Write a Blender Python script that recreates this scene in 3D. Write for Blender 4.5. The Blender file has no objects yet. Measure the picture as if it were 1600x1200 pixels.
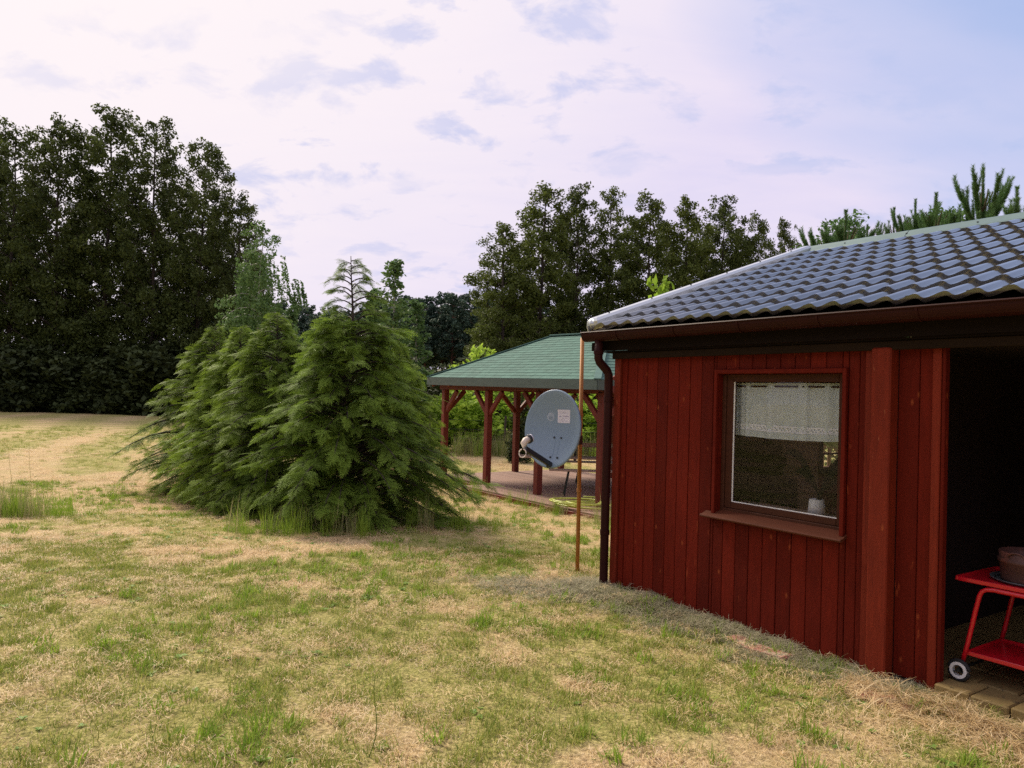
import bpy, math, random
import numpy as np
from mathutils import Vector, Matrix
random.seed(7); rng = np.random.default_rng(11)
PI = math.pi; R = math.radians
S = bpy.context.scene

# ------------------------------------------------------------------ camera
FPX, PIT, ROL, CAMH = 1180.0, R(.85), R(1.65), 1.63
fwd = np.array([0, math.cos(PIT), math.sin(PIT)]); r0 = np.array([1., 0, 0]); u0 = np.array([0, -math.sin(PIT), math.cos(PIT)])
rt = r0*math.cos(ROL)+u0*math.sin(ROL); up = -r0*math.sin(ROL)+u0*math.cos(ROL)
cd = bpy.data.cameras.new('camera'); cam = bpy.data.objects.new('camera', cd); S.collection.objects.link(cam)
cam.matrix_world = Matrix(((rt[0], up[0], -fwd[0], 0), (rt[1], up[1], -fwd[1], 0), (rt[2], up[2], -fwd[2], CAMH), (0, 0, 0, 1)))
cd.sensor_fit = 'HORIZONTAL'; cd.sensor_width = 36; cd.lens = 36*FPX/1600; cd.clip_start = .05; cd.clip_end = 3000
S.camera = cam
def at(x, y, D):                       # point seen at photo pixel (x, y) at D metres ahead
    d = fwd+rt*(x-800)/FPX+up*(600-y)/FPX
    return np.array([0, 0, CAMH])+d*D/d[1]

# ------------------------------------------------------------------ sky and sun
SUN_EL, SUN_AZ = R(42), R(-40)         # azimuth from +Y, negative = to the left
w = bpy.data.worlds.new("World"); S.world = w; w.use_nodes = True
nt = w.node_tree; nt.nodes.clear(); N = nt.nodes.new; Lk = nt.links.new
def mathn(tree, op, a, b=None, c=None, clamp=False):
    m = tree.nodes.new('ShaderNodeMath'); m.operation = op; m.use_clamp = clamp
    for i, v in enumerate((a, b, c)):
        if v is None: continue
        if isinstance(v, (int, float)): m.inputs[i].default_value = v
        else: tree.links.new(v, m.inputs[i])
    return m.outputs[0]
def mixc(tree, f, a, b, blend='MIX'):
    m = tree.nodes.new('ShaderNodeMix'); m.data_type = 'RGBA'; m.blend_type = blend
    for s, v in ((m.inputs[0], f), (m.inputs[6], a), (m.inputs[7], b)):
        if isinstance(v, (int, float)): s.default_value = v
        elif isinstance(v, (tuple, list)): s.default_value = (*v, 1)[:4]
        else: tree.links.new(v, s)
    return m.outputs[2]
def noise(tree, vec, scale, detail=4, rough=.5, dist=0):
    n = tree.nodes.new('ShaderNodeTexNoise'); n.inputs['Scale'].default_value = scale
    n.inputs['Detail'].default_value = detail; n.inputs['Roughness'].default_value = rough; n.inputs['Distortion'].default_value = dist
    if vec is not None: tree.links.new(vec, n.inputs['Vector'])
    return n.outputs[0]
def ramp(tree, fac, stops):
    r = tree.nodes.new('ShaderNodeValToRGB'); tree.links.new(fac, r.inputs[0]); e = r.color_ramp.elements
    while len(e) < len(stops): e.new(.5)
    for k, (p, c) in enumerate(stops):
        e[k].position = p; e[k].color = (c, c, c, 1) if isinstance(c, (int, float)) else (*c, 1)
    return r.outputs[0]
sky = N('ShaderNodeTexSky'); sky.sky_type = 'NISHITA'; sky.sun_disc = False
sky.sun_elevation = SUN_EL; sky.sun_rotation = SUN_AZ; sky.air_density = 1.0; sky.dust_density = 1.5
tc = N('ShaderNodeTexCoord'); sep = N('ShaderNodeSeparateXYZ'); Lk(tc.outputs['Generated'], sep.inputs[0])
zz = mathn(nt, 'ADD', mathn(nt, 'MAXIMUM', sep.outputs[2], 0.0), .32)
comb = N('ShaderNodeCombineXYZ')
Lk(mathn(nt, 'DIVIDE', sep.outputs[0], zz), comb.inputs[0]); Lk(mathn(nt, 'DIVIDE', sep.outputs[1], zz), comb.inputs[1])
def mapped(tree, vec, loc=(0, 0, 0), rot=(0, 0, 0), sc=(1, 1, 1)):
    m = tree.nodes.new('ShaderNodeMapping'); m.inputs[1].default_value = loc; m.inputs[2].default_value = rot; m.inputs[3].default_value = sc
    tree.links.new(vec, m.inputs[0]); return m.outputs[0]
big = noise(nt, mapped(nt, comb.outputs[0], (1.3, .4, 0), (0, 0, .5), (.8, 1.5, 1)), 1.0, 5, .55, .3)
streak = noise(nt, mapped(nt, comb.outputs[0], (3.1, 1.7, 0), (0, 0, .45), (.9, 3.2, 1)), 1.6, 8, .6, .6)
small = noise(nt, mapped(nt, comb.outputs[0], (7.7, 2.2, 0), (0, 0, .25), (1, 1.3, 1)), 6.0, 9, .6, .25)
# side: the veil thins out away from the sun (towards +X and up)
sv = N('ShaderNodeVectorMath'); sv.operation = 'DOT_PRODUCT'; Lk(tc.outputs['Generated'], sv.inputs[0])
sv.inputs[1].default_value = (math.sin(SUN_AZ)*math.cos(SUN_EL), math.cos(SUN_AZ)*math.cos(SUN_EL), math.sin(SUN_EL))
sd = sv.outputs['Value']
bv = N('ShaderNodeVectorMath'); bv.operation = 'DOT_PRODUCT'; Lk(tc.outputs['Generated'], bv.inputs[0])
bv.inputs[1].default_value = (math.sin(R(46))*math.cos(R(36)), math.cos(R(46))*math.cos(R(36)), math.sin(R(36)))
gap = ramp(nt, bv.outputs['Value'], [(.84, 0), (.985, 1)])      # a break in the veil, high on the right
veil = mathn(nt, 'SUBTRACT', mathn(nt, 'MULTIPLY_ADD', big, .9, .55), mathn(nt, 'MULTIPLY', gap, .78))
veilm = ramp(nt, veil, [(.34, 0), (.86, 1)])
clear = mixc(nt, 1.0, sky.outputs[0], (.112, .108, .112), 'MULTIPLY')
clear = mixc(nt, .65, clear, (.50, .60, .93))
cloud = mixc(nt, ramp(nt, streak, [(.3, 0), (.7, 1)]), (.70, .65, .84), (.79, .71, .85))
glow = ramp(nt, sd, [(.62, 0), (.97, 1)])
cloud = mixc(nt, glow, cloud, (.95, .87, .87))
dark = ramp(nt, small, [(.52, 0), (.63, 1)])
holes = mathn(nt, 'MULTIPLY', dark, ramp(nt, big, [(.44, 1), (.56, .08)]))
cloud = mixc(nt, mathn(nt, 'MULTIPLY', holes, .75), cloud, (.53, .56, .80))
full = mixc(nt, veilm, clear, cloud)
bg = N('ShaderNodeBackground'); Lk(full, bg.inputs[0]); bg.inputs[1].default_value = 1.0
wo = N('ShaderNodeOutputWorld'); Lk(bg.outputs[0], wo.inputs[0])
sl = bpy.data.lights.new('sun', 'SUN'); sl.energy = 4.6; sl.angle = R(16); sl.color = (1, .88, .70)
sun = bpy.data.objects.new('sun', sl); S.collection.objects.link(sun)
sd_ = Vector((math.sin(SUN_AZ)*math.cos(SUN_EL), math.cos(SUN_AZ)*math.cos(SUN_EL), math.sin(SUN_EL)))
sun.rotation_euler = sd_.to_track_quat('Z', 'Y').to_euler()
S.view_settings.view_transform = 'Standard'; S.view_settings.look = 'None'; S.view_settings.exposure = 0.12; S.view_settings.gamma = 1
S.view_settings.use_curve_mapping = False
S.cycles.max_bounces = 6; S.cycles.diffuse_bounces = 3; S.cycles.transparent_max_bounces = 8
S.cycles.use_denoising = False

# ------------------------------------------------------------------ materials
def mat(name, base, rough=.7, var=.25, scale=6, stretch=(1, 1, 1), bump=0, bscale=40, spec=.5, metal=0, obj=.0, island=0, coat=0, trans=0, dirt=None, coord='Object', knots=0):
    m = bpy.data.materials.new(name); m.use_nodes = True; t = m.node_tree; b = t.nodes['Principled BSDF']
    tc = t.nodes.new('ShaderNodeTexCoord'); v = mapped(t, tc.outputs[coord], sc=stretch)
    oi = t.nodes.new('ShaderNodeObjectInfo')
    if obj:                                          # alike pieces: shift the grain per object
        va = t.nodes.new('ShaderNodeVectorMath'); va.operation = 'ADD'; t.links.new(v, va.inputs[0])
        sc_ = t.nodes.new('ShaderNodeVectorMath'); sc_.operation = 'SCALE'; sc_.inputs[0].default_value = (37, 19, 53)
        t.links.new(oi.outputs['Random'], sc_.inputs['Scale']); t.links.new(sc_.outputs[0], va.inputs[1]); v = va.outputs[0]
    n = noise(t, v, scale, 5, .6)
    f = mathn(t, 'MULTIPLY_ADD', n, 2*var, 1-var)
    if obj: f = mathn(t, 'MULTIPLY', f, mathn(t, 'MULTIPLY_ADD', oi.outputs['Random'], 2*obj, 1-obj))
    if island:
        g = t.nodes.new('ShaderNodeNewGeometry'); f = mathn(t, 'MULTIPLY', f, mathn(t, 'MULTIPLY_ADD', g.outputs['Random Per Island'], 2*island, 1-island))
    c3 = t.nodes.new('ShaderNodeCombineXYZ')
    for i in range(3): t.links.new(f, c3.inputs[i])
    col = mixc(t, 1, base, c3.outputs[0], 'MULTIPLY')
    if dirt:                                          # (colour, amount threshold, scale)
        dn = noise(t, v, dirt[2], 6, .7)
        col = mixc(t, ramp(t, dn, [(dirt[1], 0), (dirt[1]+.08, 1)]), col, dirt[0])
    if knots:
        vo = t.nodes.new('ShaderNodeTexVoronoi'); vo.inputs['Scale'].default_value = 1; t.links.new(mapped(t, v, sc=(1.6, 1.6, 4.5)), vo.inputs['Vector'])
        kn = ramp(t, vo.outputs['Distance'], [(.035, 1), (.10, 0)]); col = mixc(t, mathn(t, 'MULTIPLY', kn, .55), col, (.34, .075, .022))
        lo = noise(t, mapped(t, v, sc=(3, 3, .35)), 9, 4, .7); col = mixc(t, ramp(t, lo, [(.56, 0), (.74, .55)]), col, (.05, .006, .003))
    t.links.new(col, b.inputs['Base Color'])
    b.inputs['Roughness'].default_value = rough; b.inputs['Specular IOR Level'].default_value = spec; b.inputs['Metallic'].default_value = metal
    b.inputs['Coat Weight'].default_value = coat
    if bump:
        bn = t.nodes.new('ShaderNodeBump'); bn.inputs['Strength'].default_value = bump; bn.inputs['Distance'].default_value = .01
        t.links.new(noise(t, v, bscale, 4, .6), bn.inputs['Height']); t.links.new(bn.outputs[0], b.inputs['Normal'])
    if trans:
        tr = t.nodes.new('ShaderNodeBsdfTranslucent'); t.links.new(col, tr.inputs[0])
        mx = t.nodes.new('ShaderNodeMixShader'); mx.inputs[0].default_value = trans
        t.links.new(b.outputs[0], mx.inputs[1]); t.links.new(tr.outputs[0], mx.inputs[2])
        t.links.new(mx.outputs[0], t.nodes['Material Output'].inputs[0])
    return m
def foliage(name, c1, c2, nscale=.6, trans=.3, isl=.35, tip=0):
    m = bpy.data.materials.new(name); m.use_nodes = True; t = m.node_tree; b = t.nodes['Principled BSDF']
    tc = t.nodes.new('ShaderNodeTexCoord'); n = noise(t, tc.outputs['Object'], nscale, 3, .6)
    g = t.nodes.new('ShaderNodeNewGeometry')
    f = mathn(t, 'MULTIPLY_ADD', g.outputs['Random Per Island'], isl, mathn(t, 'MULTIPLY_ADD', n, 1.6, -.45-isl/2+.1))
    oi = t.nodes.new('ShaderNodeObjectInfo')
    f = mathn(t, 'ADD', f, mathn(t, 'MULTIPLY_ADD', oi.outputs['Random'], .4, -.2), clamp=True)
    if tip:                                          # new growth towards the shoot tips is paler
        ta = t.nodes.new('ShaderNodeAttribute'); ta.attribute_name = 'tip'; f = mathn(t, 'ADD', mathn(t, 'MULTIPLY', f, .45), mathn(t, 'MULTIPLY', ta.outputs['Fac'], tip), clamp=True)
    col = mixc(t, f, c1, c2); t.links.new(col, b.inputs['Base Color'])
    b.inputs['Roughness'].default_value = .6; b.inputs['Specular IOR Level'].default_value = .12
    tr = t.nodes.new('ShaderNodeBsdfTranslucent'); t.links.new(col, tr.inputs[0])
    mx = t.nodes.new('ShaderNodeMixShader'); mx.inputs[0].default_value = trans
    t.links.new(b.outputs[0], mx.inputs[1]); t.links.new(tr.outputs[0], mx.inputs[2]); t.links.new(mx.outputs[0], t.nodes['Material Output'].inputs[0])
    return m
RED = (.118, .0100, .0036)
M = {}
M['board'] = mat('red_boards', RED, .7, .42, 5, (5, 5, .9), .35, 26, .10, obj=.25, dirt=((.30, .055, .018), .64, 4), knots=1)
M['trim'] = mat('red_trim', (.170, .0195, .0065), .65, .4, 5, (5, 5, .8), .3, 26, .15, obj=.12, dirt=((.42, .15, .06), .64, 9), knots=1)
M['post'] = mat('gazebo_red', (.16, .026, .014), .6, .35, 5, (4, 4, .8), .3, 26, .35, obj=.15)
M['brownwood'] = mat('window_wood', (.062, .021, .010), .6, .3, 6, (1, 1, 4), .15, 30, .15)
M['sillwood'] = mat('sill_wood', (.105, .030, .013), .6, .3, 6, (1, 5, 5), .15, 30, .2, dirt=((.10, .03, .02), .66, 6))
M['gutter'] = mat('gutter_brown', (.030, .0075, .006), .45, .25, 3, bump=.05, spec=.1)
M['darkwood'] = mat('dark_fascia', (.011, .007, .005), .9, .3, 4, (1, 6, 6), .2, spec=.08)
M['interior'] = mat('dark_interior', (.022, .010, .008), .8, .3, 4)  # near-black: the shade of the deep bay is put into the colour
M['roomwall'] = mat('room_wall', (.55, .38, .24), .8, .15, 3)
M['roofmetal'] = mat('roof_sheet', (.165, .170, .165), .20, .2, 5, spec=.9, metal=.85, obj=.14, coat=1.0, dirt=((.05, .06, .05), .70, 7), bump=.06, bscale=35)
M['roofedge'] = mat('verge_sheet', (.55, .60, .60), .3, .1, 4, spec=.8, metal=.5, coat=.6)
M['ridge'] = mat('ridge_sheet', (.13, .20, .19), .4, .2, 4, spec=.6, metal=.2)
M['screw'] = mat('screw_dark', (.02, .02, .02), .5, .1)
M['slab'] = mat('yellow_paver', (.24, .165, .055), .8, .45, 7, bump=.5, bscale=30, obj=.2, dirt=((.05, .04, .02), .6, 8))
M['brick'] = mat('old_brick', (.38, .17, .12), .9, .4, 12, bump=.6, bscale=50, dirt=((.42, .33, .23), .52, 14))
M['redpaint'] = mat('red_enamel', (.55, .008, .018), .28, .12, 5, spec=.5, coat=.3, dirt=((.3, .01, .01), .68, 9))
M['rubber'] = mat('rubber', (.012, .012, .012), .7, .2, 20)
M['offwhite'] = mat('offwhite_plastic', (.78, .78, .74), .5, .15, 14, dirt=((.3, .3, .26), .66, 20))
M['tub'] = mat('rusty_metal', (.085, .035, .025), .6, .5, 12, bump=.4, bscale=50, dirt=((.16, .055, .035), .52, 10))
M['dish'] = mat('dish_paint', (.185, .26, .335), .38, .05, 3, spec=.5)
M['dishdark'] = mat('dish_bracket', (.022, .024, .028), .4, .2, 8)
M['sticker'] = mat('sticker', (.62, .60, .66), .5, .05, 8)
M['stickerink'] = mat('sticker_ink', (.36, .33, .42), .6, .05)
M['emblem'] = mat('emblem', (.30, .36, .43), .5, .05)
M['mast'] = mat('rusty_mast', (.38, .155, .028), .6, .45, 6, (1, 1, .3), .3, 40, dirt=((.16, .05, .015), .58, 9))
M['lnb'] = mat('lnb_plastic', (.66, .56, .47), .5, .1, 8)
M['shingle'] = mat('green_shingle', (.066, .150, .116), .9, .35, 10, bump=.5, bscale=150, obj=.13, dirt=((.10, .18, .14), .60, 5))
M['shinglemass'] = mat('green_felt', (.072, .150, .128), .9, .3, 8, bump=.5, bscale=120)
M['fascia'] = mat('green_fascia', (.075, .105, .088), .7, .3, 5, (1, 1, 4), .2)
M['deck'] = mat('deck_boards', (.27, .155, .115), .7, .35, 3, (.8, 7, 7), .3, 30, obj=.2, dirt=((.16, .10, .085), .58, 3))
M['tabletop'] = mat('table_wood', (.42, .29, .21), .6, .25, 5, (1, 6, 6), .2)
M['blackmetal'] = mat('black_steel', (.015, .02, .018), .45, .2)
M['hose'] = mat('hose_yellow', (.52, .58, .10), .4, .12, 8)
M['bark'] = mat('bark_dark', (.045, .034, .026), .9, .4, 5, (3, 3, .6), .7, 20)
M['pinebark'] = mat('bark_pine', (.12, .058, .038), .9, .4, 4, (2, 2, .5), .6, 18)
M['birchbark'] = mat('bark_birch', (.40, .38, .34), .8, .3, 6, (1, 1, 4), .3, 20, dirt=((.05, .045, .04), .6, 8))
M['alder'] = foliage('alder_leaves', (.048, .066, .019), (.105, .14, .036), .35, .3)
M['alderlit'] = foliage('alder_leaves_lit', (.062, .085, .021), (.135, .175, .040), .4, .35)  # lighter copy of the alder leaves, lit look put into the colour
M['pineneedle'] = foliage('pine_far', (.045, .080, .058), (.090, .145, .088), .4, .1)
M['pinenear'] = foliage('pine_near', (.095, .18, .06), (.17, .30, .10), 1.2, .2)
M['hemlock'] = foliage('hemlock', (.036, .070, .015), (.28, .42, .060), 1.3, .35, .5, .62)
M['hemlock2'] = foliage('hemlock_blueish', (.038, .074, .015), (.32, .46, .058), 1.2, .35, .5, .62)
M['birch'] = foliage('birch_leaves', (.08, .15, .05), (.16, .26, .085), .8, .3)
M['shrubbright'] = foliage('bright_leaves', (.22, .36, .035), (.42, .58, .08), 1.4, .5)
M['under'] = foliage('undergrowth', (.032, .044, .017), (.065, .088, .030), .7, .15)
M['juniper'] = foliage('juniper', (.022, .036, .015), (.06, .08, .028), 2, .1)
def grassmat(name, cols, trans=.3):
    m = bpy.data.materials.new(name); m.use_nodes = True; t = m.node_tree; b = t.nodes['Principled BSDF']
    oi = t.nodes.new('ShaderNodeObjectInfo'); g = t.nodes.new('ShaderNodeNewGeometry')
    f = mathn(t, 'FRACT', mathn(t, 'ADD', mathn(t, 'MULTIPLY', oi.outputs['Random'], .5), mathn(t, 'MULTIPLY', g.outputs['Random Per Island'], .8)))
    k = len(cols)-1
    col = ramp(t, f, [(i/k, c) for i, c in enumerate(cols)]); t.links.new(col, b.inputs['Base Color'])
    b.inputs['Roughness'].default_value = .6; b.inputs['Specular IOR Level'].default_value = .25
    tr = t.nodes.new('ShaderNodeBsdfTranslucent'); t.links.new(col, tr.inputs[0])
    mx = t.nodes.new('ShaderNodeMixShader'); mx.inputs[0].default_value = trans
    t.links.new(b.outputs[0], mx.inputs[1]); t.links.new(tr.outputs[0], mx.inputs[2]); t.links.new(mx.outputs[0], t.nodes['Material Output'].inputs[0])
    return m
M['straw'] = grassmat('straw', [(.62, .44, .22), (.80, .61, .34), (.50, .36, .16), (.90, .74, .48), (.36, .24, .10)])
M['hay'] = grassmat('hay', [(.32, .31, .19), (.44, .40, .26), (.24, .26, .14), (.54, .47, .32), (.34, .32, .20)])
M['grassg'] = grassmat('grass_green', [(.21, .29, .035), (.31, .37, .05), (.15, .23, .03), (.40, .42, .09), (.54, .49, .17)])
M['grassb'] = grassmat('grass_bright', [(.20, .33, .03), (.30, .42, .05), (.15, .27, .028)], .4)
M['weed'] = grassmat('weed_leaf', [(.16, .30, .05), (.24, .38, .07), (.18, .30, .06)])
M['meadow'] = grassmat('meadow_grass', [(.30, .30, .11), (.42, .38, .18), (.22, .27, .08), (.50, .42, .24)])

# ------------------------------------------------------------------ mesh helpers
def link(o, parent=None):
    S.collection.objects.link(o)
    if parent is not None: o.parent = parent
    return o
def tag(o, label=None, cat=None, group=None, kind=None):
    if label: o['label'] = label
    if cat: o['category'] = cat
    if group: o['group'] = group
    if kind: o['kind'] = kind
    return o
def empty(name, loc=(0, 0, 0), rz=0, label=None, cat=None, group=None):
    o = bpy.data.objects.new(name, None); link(o); o.location = loc; o.rotation_euler = (0, 0, rz); o.empty_display_size = .2
    return tag(o, label, cat, group)
def npmesh(name, V, F, m=None, smooth=False):
    """V (n,3); F (k,3) or (k,4) array or a list of both"""
    me = bpy.data.meshes.new(name); Fs = F if isinstance(F, list) else [F]
    me.vertices.add(len(V)); me.vertices.foreach_set('co', np.asarray(V, np.float32).ravel())
    loops = np.concatenate([f.ravel() for f in Fs]).astype(np.int32); tot = np.concatenate([np.full(len(f), f.shape[1]) for f in Fs]).astype(np.int32)
    st = np.concatenate([[0], np.cumsum(tot)[:-1]]).astype(np.int32)
    me.loops.add(len(loops)); me.loops.foreach_set('vertex_index', loops)
    me.polygons.add(len(tot)); me.polygons.foreach_set('loop_start', st); me.polygons.foreach_set('loop_total', tot)
    if smooth: me.polygons.foreach_set('use_smooth', np.ones(len(tot), bool))
    me.update(calc_edges=True)
    if m: me.materials.append(m)
    return me
class MB:
    def __init__(s): s.v = []; s.f = []; s.n = 0
    def add(s, V, F):
        V = np.asarray(V, float); s.v.append(V); s.f += [tuple(i+s.n for i in q) for q in F]; s.n += len(V); return s
    def box(s, a, b, c=None, bev=0):
        x0, y0, z0 = a; x1, y1, z1 = b
        if bev:
            e = bev; V = []; 
            for z, k in ((z0, e), (z0+e, 0), (z1-e, 0), (z1, e)):
                V += [(x0+k, y0+e if not k else y0+k, z), (x1-k, y0+k, z), (x1-k, y1-k, z), (x0+k, y1-k, z)]
            # chamfered vertical edges kept simple: ring of eight
            V = []
            for z, k in ((z0, e), (z0+e, 0), (z1-e, 0), (z1, e)):
                V += [(x0+e+k, y0+k, z), (x1-e-k, y0+k, z), (x1-k, y0+e+k, z), (x1-k, y1-e-k, z), (x1-e-k, y1-k, z), (x0+e+k, y1-k, z), (x0+k, y1-e-k, z), (x0+k, y0+e+k, z)]
            F = [tuple(reversed(range(8))), tuple(range(24, 32))]
            for r_ in range(3):
                for i in range(8): F.append((r_*8+i, r_*8+(i+1) % 8, r_*8+8+(i+1) % 8, r_*8+8+i))
            return s.add(V, F)
        V = [(x0, y0, z0), (x1, y0, z0), (x1, y1, z0), (x0, y1, z0), (x0, y0, z1), (x1, y0, z1), (x1, y1, z1), (x0, y1, z1)]
        return s.add(V, [(0, 3, 2, 1), (4, 5, 6, 7), (0, 1, 5, 4), (1, 2, 6, 5), (2, 3, 7, 6), (3, 0, 4, 7)])
    def bar(s, p, q, wd, ht, upv=(0, 0, 1), bev=0):       # rectangular bar from p to q
        p, q = Vector(p), Vector(q); d = (q-p); L = d.length; d.normalize(); y = Vector(upv).cross(d)
        if y.length < 1e-4: y = Vector((1, 0, 0))
        y.normalize(); z = d.cross(y); t = MB(); t.box((0, -wd/2, -ht/2), (L, wd/2, ht/2), bev=bev)
        V = np.array([p+d*v[0]+y*v[1]+z*v[2] for v in t.v[0]]); return s.add(V, t.f)
    def tube(s, pts, rad, seg=8, cap=True, closed=False):
        V, F = tube(pts, rad, seg, closed); n0 = len(V)
        F = [tuple(q) for q in F]
        if cap and not closed: F += [tuple(reversed(range(seg))), tuple(range(n0-seg, n0))]
        return s.add(V, F)
    def lathe(s, prof, seg=24, c=(0, 0, 0)):               # prof: (r, z)
        V = []; F = []
        for r_, z in prof:
            for i in range(seg): a = 2*PI*i/seg; V.append((c[0]+r_*math.cos(a), c[1]+r_*math.sin(a), c[2]+z))
        for k in range(len(prof)-1):
            for i in range(seg): F.append((k*seg+i, k*seg+(i+1) % seg, (k+1)*seg+(i+1) % seg, (k+1)*seg+i))
        return s.add(V, F)
    def mesh(s, name, m, smooth=False):
        me = bpy.data.meshes.new(name); me.from_pydata(np.concatenate(s.v).tolist(), [], s.f); me.materials.append(m)
        if smooth: me.polygons.foreach_set('use_smooth', [True]*len(me.polygons))
        me.update(); return me
    def obj(s, name, m, parent=None, smooth=False):
        return link(bpy.data.objects.new(name, s.mesh(name, m, smooth)), parent)
def tube(pts, rad, seg=6, closed=False):
    P = np.asarray(pts, float); n = len(P); rad = np.full(n, rad) if np.isscalar(rad) else np.asarray(rad)
    T = (np.roll(P, -1, 0)-np.roll(P, 1, 0)) if closed else np.gradient(P, axis=0)
    T /= np.linalg.norm(T, axis=1)[:, None]+1e-9
    ref = np.array([0, 0, 1.]) if abs(T[:, 2]).mean() < .8 else np.array([1., 0, 0])
    A = np.cross(T, ref); A /= np.linalg.norm(A, axis=1)[:, None]+1e-9; B = np.cross(T, A)
    a = np.arange(seg)*2*PI/seg
    V = P[:, None]+rad[:, None, None]*(A[:, None]*np.cos(a)[None, :, None]+B[:, None]*np.sin(a)[None, :, None])
    F = []
    for k in range(n if closed else n-1):
        k2 = (k+1) % n
        for i in range(seg): F.append((k*seg+i, k*seg+(i+1) % seg, k2*seg+(i+1) % seg, k2*seg+i))
    return V.reshape(-1, 3), np.array(F)
def shade_auto(me): pass
class NPB:                                                   # quads gathered as arrays
    def __init__(s): s.v = []; s.f = []; s.n = 0
    def add(s, V, F): s.v.append(V); s.f.append(np.asarray(F)+s.n); s.n += len(V)
    def mesh(s, name, m, smooth=False): return npmesh(name, np.concatenate(s.v), [f for f in s.f] if len({f.shape[1] for f in s.f}) > 1 else np.concatenate(s.f), m, smooth)
def vnoise(x, y, sc, seed=0):                                # smooth value noise, vectorised
    x = np.asarray(x)*sc; y = np.asarray(y)*sc; xi = np.floor(x).astype(np.int64); yi = np.floor(y).astype(np.int64); fx = x-xi; fy = y-yi
    fx = fx*fx*(3-2*fx); fy = fy*fy*(3-2*fy)
    def hsh(a, b):
        v = np.sin(a*127.1+b*311.7+seed*74.7)*43758.5453; return v-np.floor(v)
    return (hsh(xi, yi)*(1-fx)+hsh(xi+1, yi)*fx)*(1-fy)+(hsh(xi, yi+1)*(1-fx)+hsh(xi+1, yi+1)*fx)*fy
def fbm(x, y, sc, o=4, seed=0):
    t = 0; a = .5; tot = 0
    for k in range(o): t = t+a*vnoise(x, y, sc*2**k, seed+k*13); tot += a; a *= .55
    return t/tot
def sstep(a, b, x): t = np.clip((x-a)/(b-a), 0, 1); return t*t*(3-2*t)

# ------------------------------------------------------------------ frames of the two buildings
A35 = R(35); UX = np.array([math.sin(A35), -math.cos(A35), 0]); NX = np.array([-UX[1], UX[0], 0]); HC = np.array([.915, 6.527, 0])
RZ = math.atan2(UX[1], UX[0])
def hw(u, n, z=0): return HC+UX*u+NX*n+np.array([0, 0, z])
GZ = -.27; GC = np.array([-1.539, 17.613, 0])
def gw(u, n, z=0): return GC+UX*u+NX*n+np.array([0, 0, z])
def ground_z(x, y):
    x = np.asarray(x, float); y = np.asarray(y, float)
    z = -.37*sstep(7.0, 14.0, y)
    z = z+(fbm(x, y, 1.1, 3, 5)-.5)*.05+(fbm(x, y, .25, 2, 9)-.5)*.10*sstep(4, 12, np.hypot(x, y-1))
    u = (x-HC[0])*UX[0]+(y-HC[1])*UX[1]; n = (x-HC[0])*NX[0]+(y-HC[1])*NX[1]
    hay = np.exp(-((n+.10)/.22)**2)*sstep(-.3, .2, u)*(1-sstep(1.2, 2.0, u))
    z = z+hay*(-.03+.07*fbm(x, y, 3.5, 3, 3))
    z = z+.045*sstep(2.45, 2.8, u)*(1-.8*sstep(2.9, 3.4, u))*np.exp(-((n+.1)/.25)**2)
    inside = (n > .02) & (u > 0); z = np.where(inside & (n < 6), np.minimum(z, -.03), z)
    gu = (x-GC[0])*UX[0]+(y-GC[1])*UX[1]; gn = (x-GC[0])*NX[0]+(y-GC[1])*NX[1]
    gi = sstep(-.5, .1, gu)*(1-sstep(6.6, 7.2, gu))*sstep(-.5, 0, gn)*(1-sstep(4, 4.6, gn))
    return z*(1-gi)+gi*(-.40)
def green_mask(x, y):
    m = fbm(x, y, .62, 4, 21)*.62+fbm(x, y, 2.3, 3, 31)*.38
    m = m+.10*sstep(2.2, .2, np.hypot(x+.2, (y-4.2)*.8)/1.6)
    m = m+.02+.16*sstep(15, 26, y)*sstep(-3, -8, x)                 # far left of the field is greener, with mowing stripes
    m = m+.34*np.sin((x*.8+y*.33)*2.4+.6*np.sin(y*.35))*sstep(14, 20, y)
    m = m-.10*sstep(9, 13, y)*(1-sstep(18, 26, y))
    return sstep(.465, .60, m)

# ------------------------------------------------------------------ ground sheet
xs = np.concatenate([[-900, -500, -300, -180, -120, -80, -60], np.arange(-48, -16, 1.), np.arange(-16, -7, .3), np.arange(-7, 5, .085), np.arange(5, 12, .4), np.arange(12, 40, 2.), [50, 80, 130, 200, 350, 900]])
ys = np.concatenate([[-900, -300, -100, -40, -20, -10, -4], np.arange(-2, 2, .4), np.arange(2, 11, .085), np.arange(11, 20, .2), np.arange(20, 60, .8), [62, 70, 85, 110, 160, 250, 500, 1500]])
X, Y = np.meshgrid(xs, ys); Zg = ground_z(X, Y); nx, ny = len(xs), len(ys)
idx = np.arange(nx*ny).reshape(ny, nx); Fq = np.stack([idx[:-1, :-1], idx[:-1, 1:], idx[1:, 1:], idx[1:, :-1]], -1).reshape(-1, 4)
gm = bpy.data.materials.new('dry_lawn'); gm.use_nodes = True; t = gm.node_tree; b = t.nodes['Principled BSDF']
at_ = t.nodes.new('ShaderNodeAttribute'); at_.attribute_name = 'green'; geo = t.nodes.new('ShaderNodeNewGeometry'); pos = geo.outputs['Position']
n1 = noise(t, pos, 2.2, 8, .65); n2 = noise(t, pos, 38, 5, .7); n3 = noise(t, mapped(t, pos, sc=(1, .35, 1)), 11, 6, .7)
dry = ramp(t, n2, [(.34, (.20, .13, .065)), (.5, (.54, .39, .205)), (.66, (.82, .63, .38))])
dry = mixc(t, ramp(t, n1, [(.42, 0), (.62, .6)]), dry, (.44, .37, .16))
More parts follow.
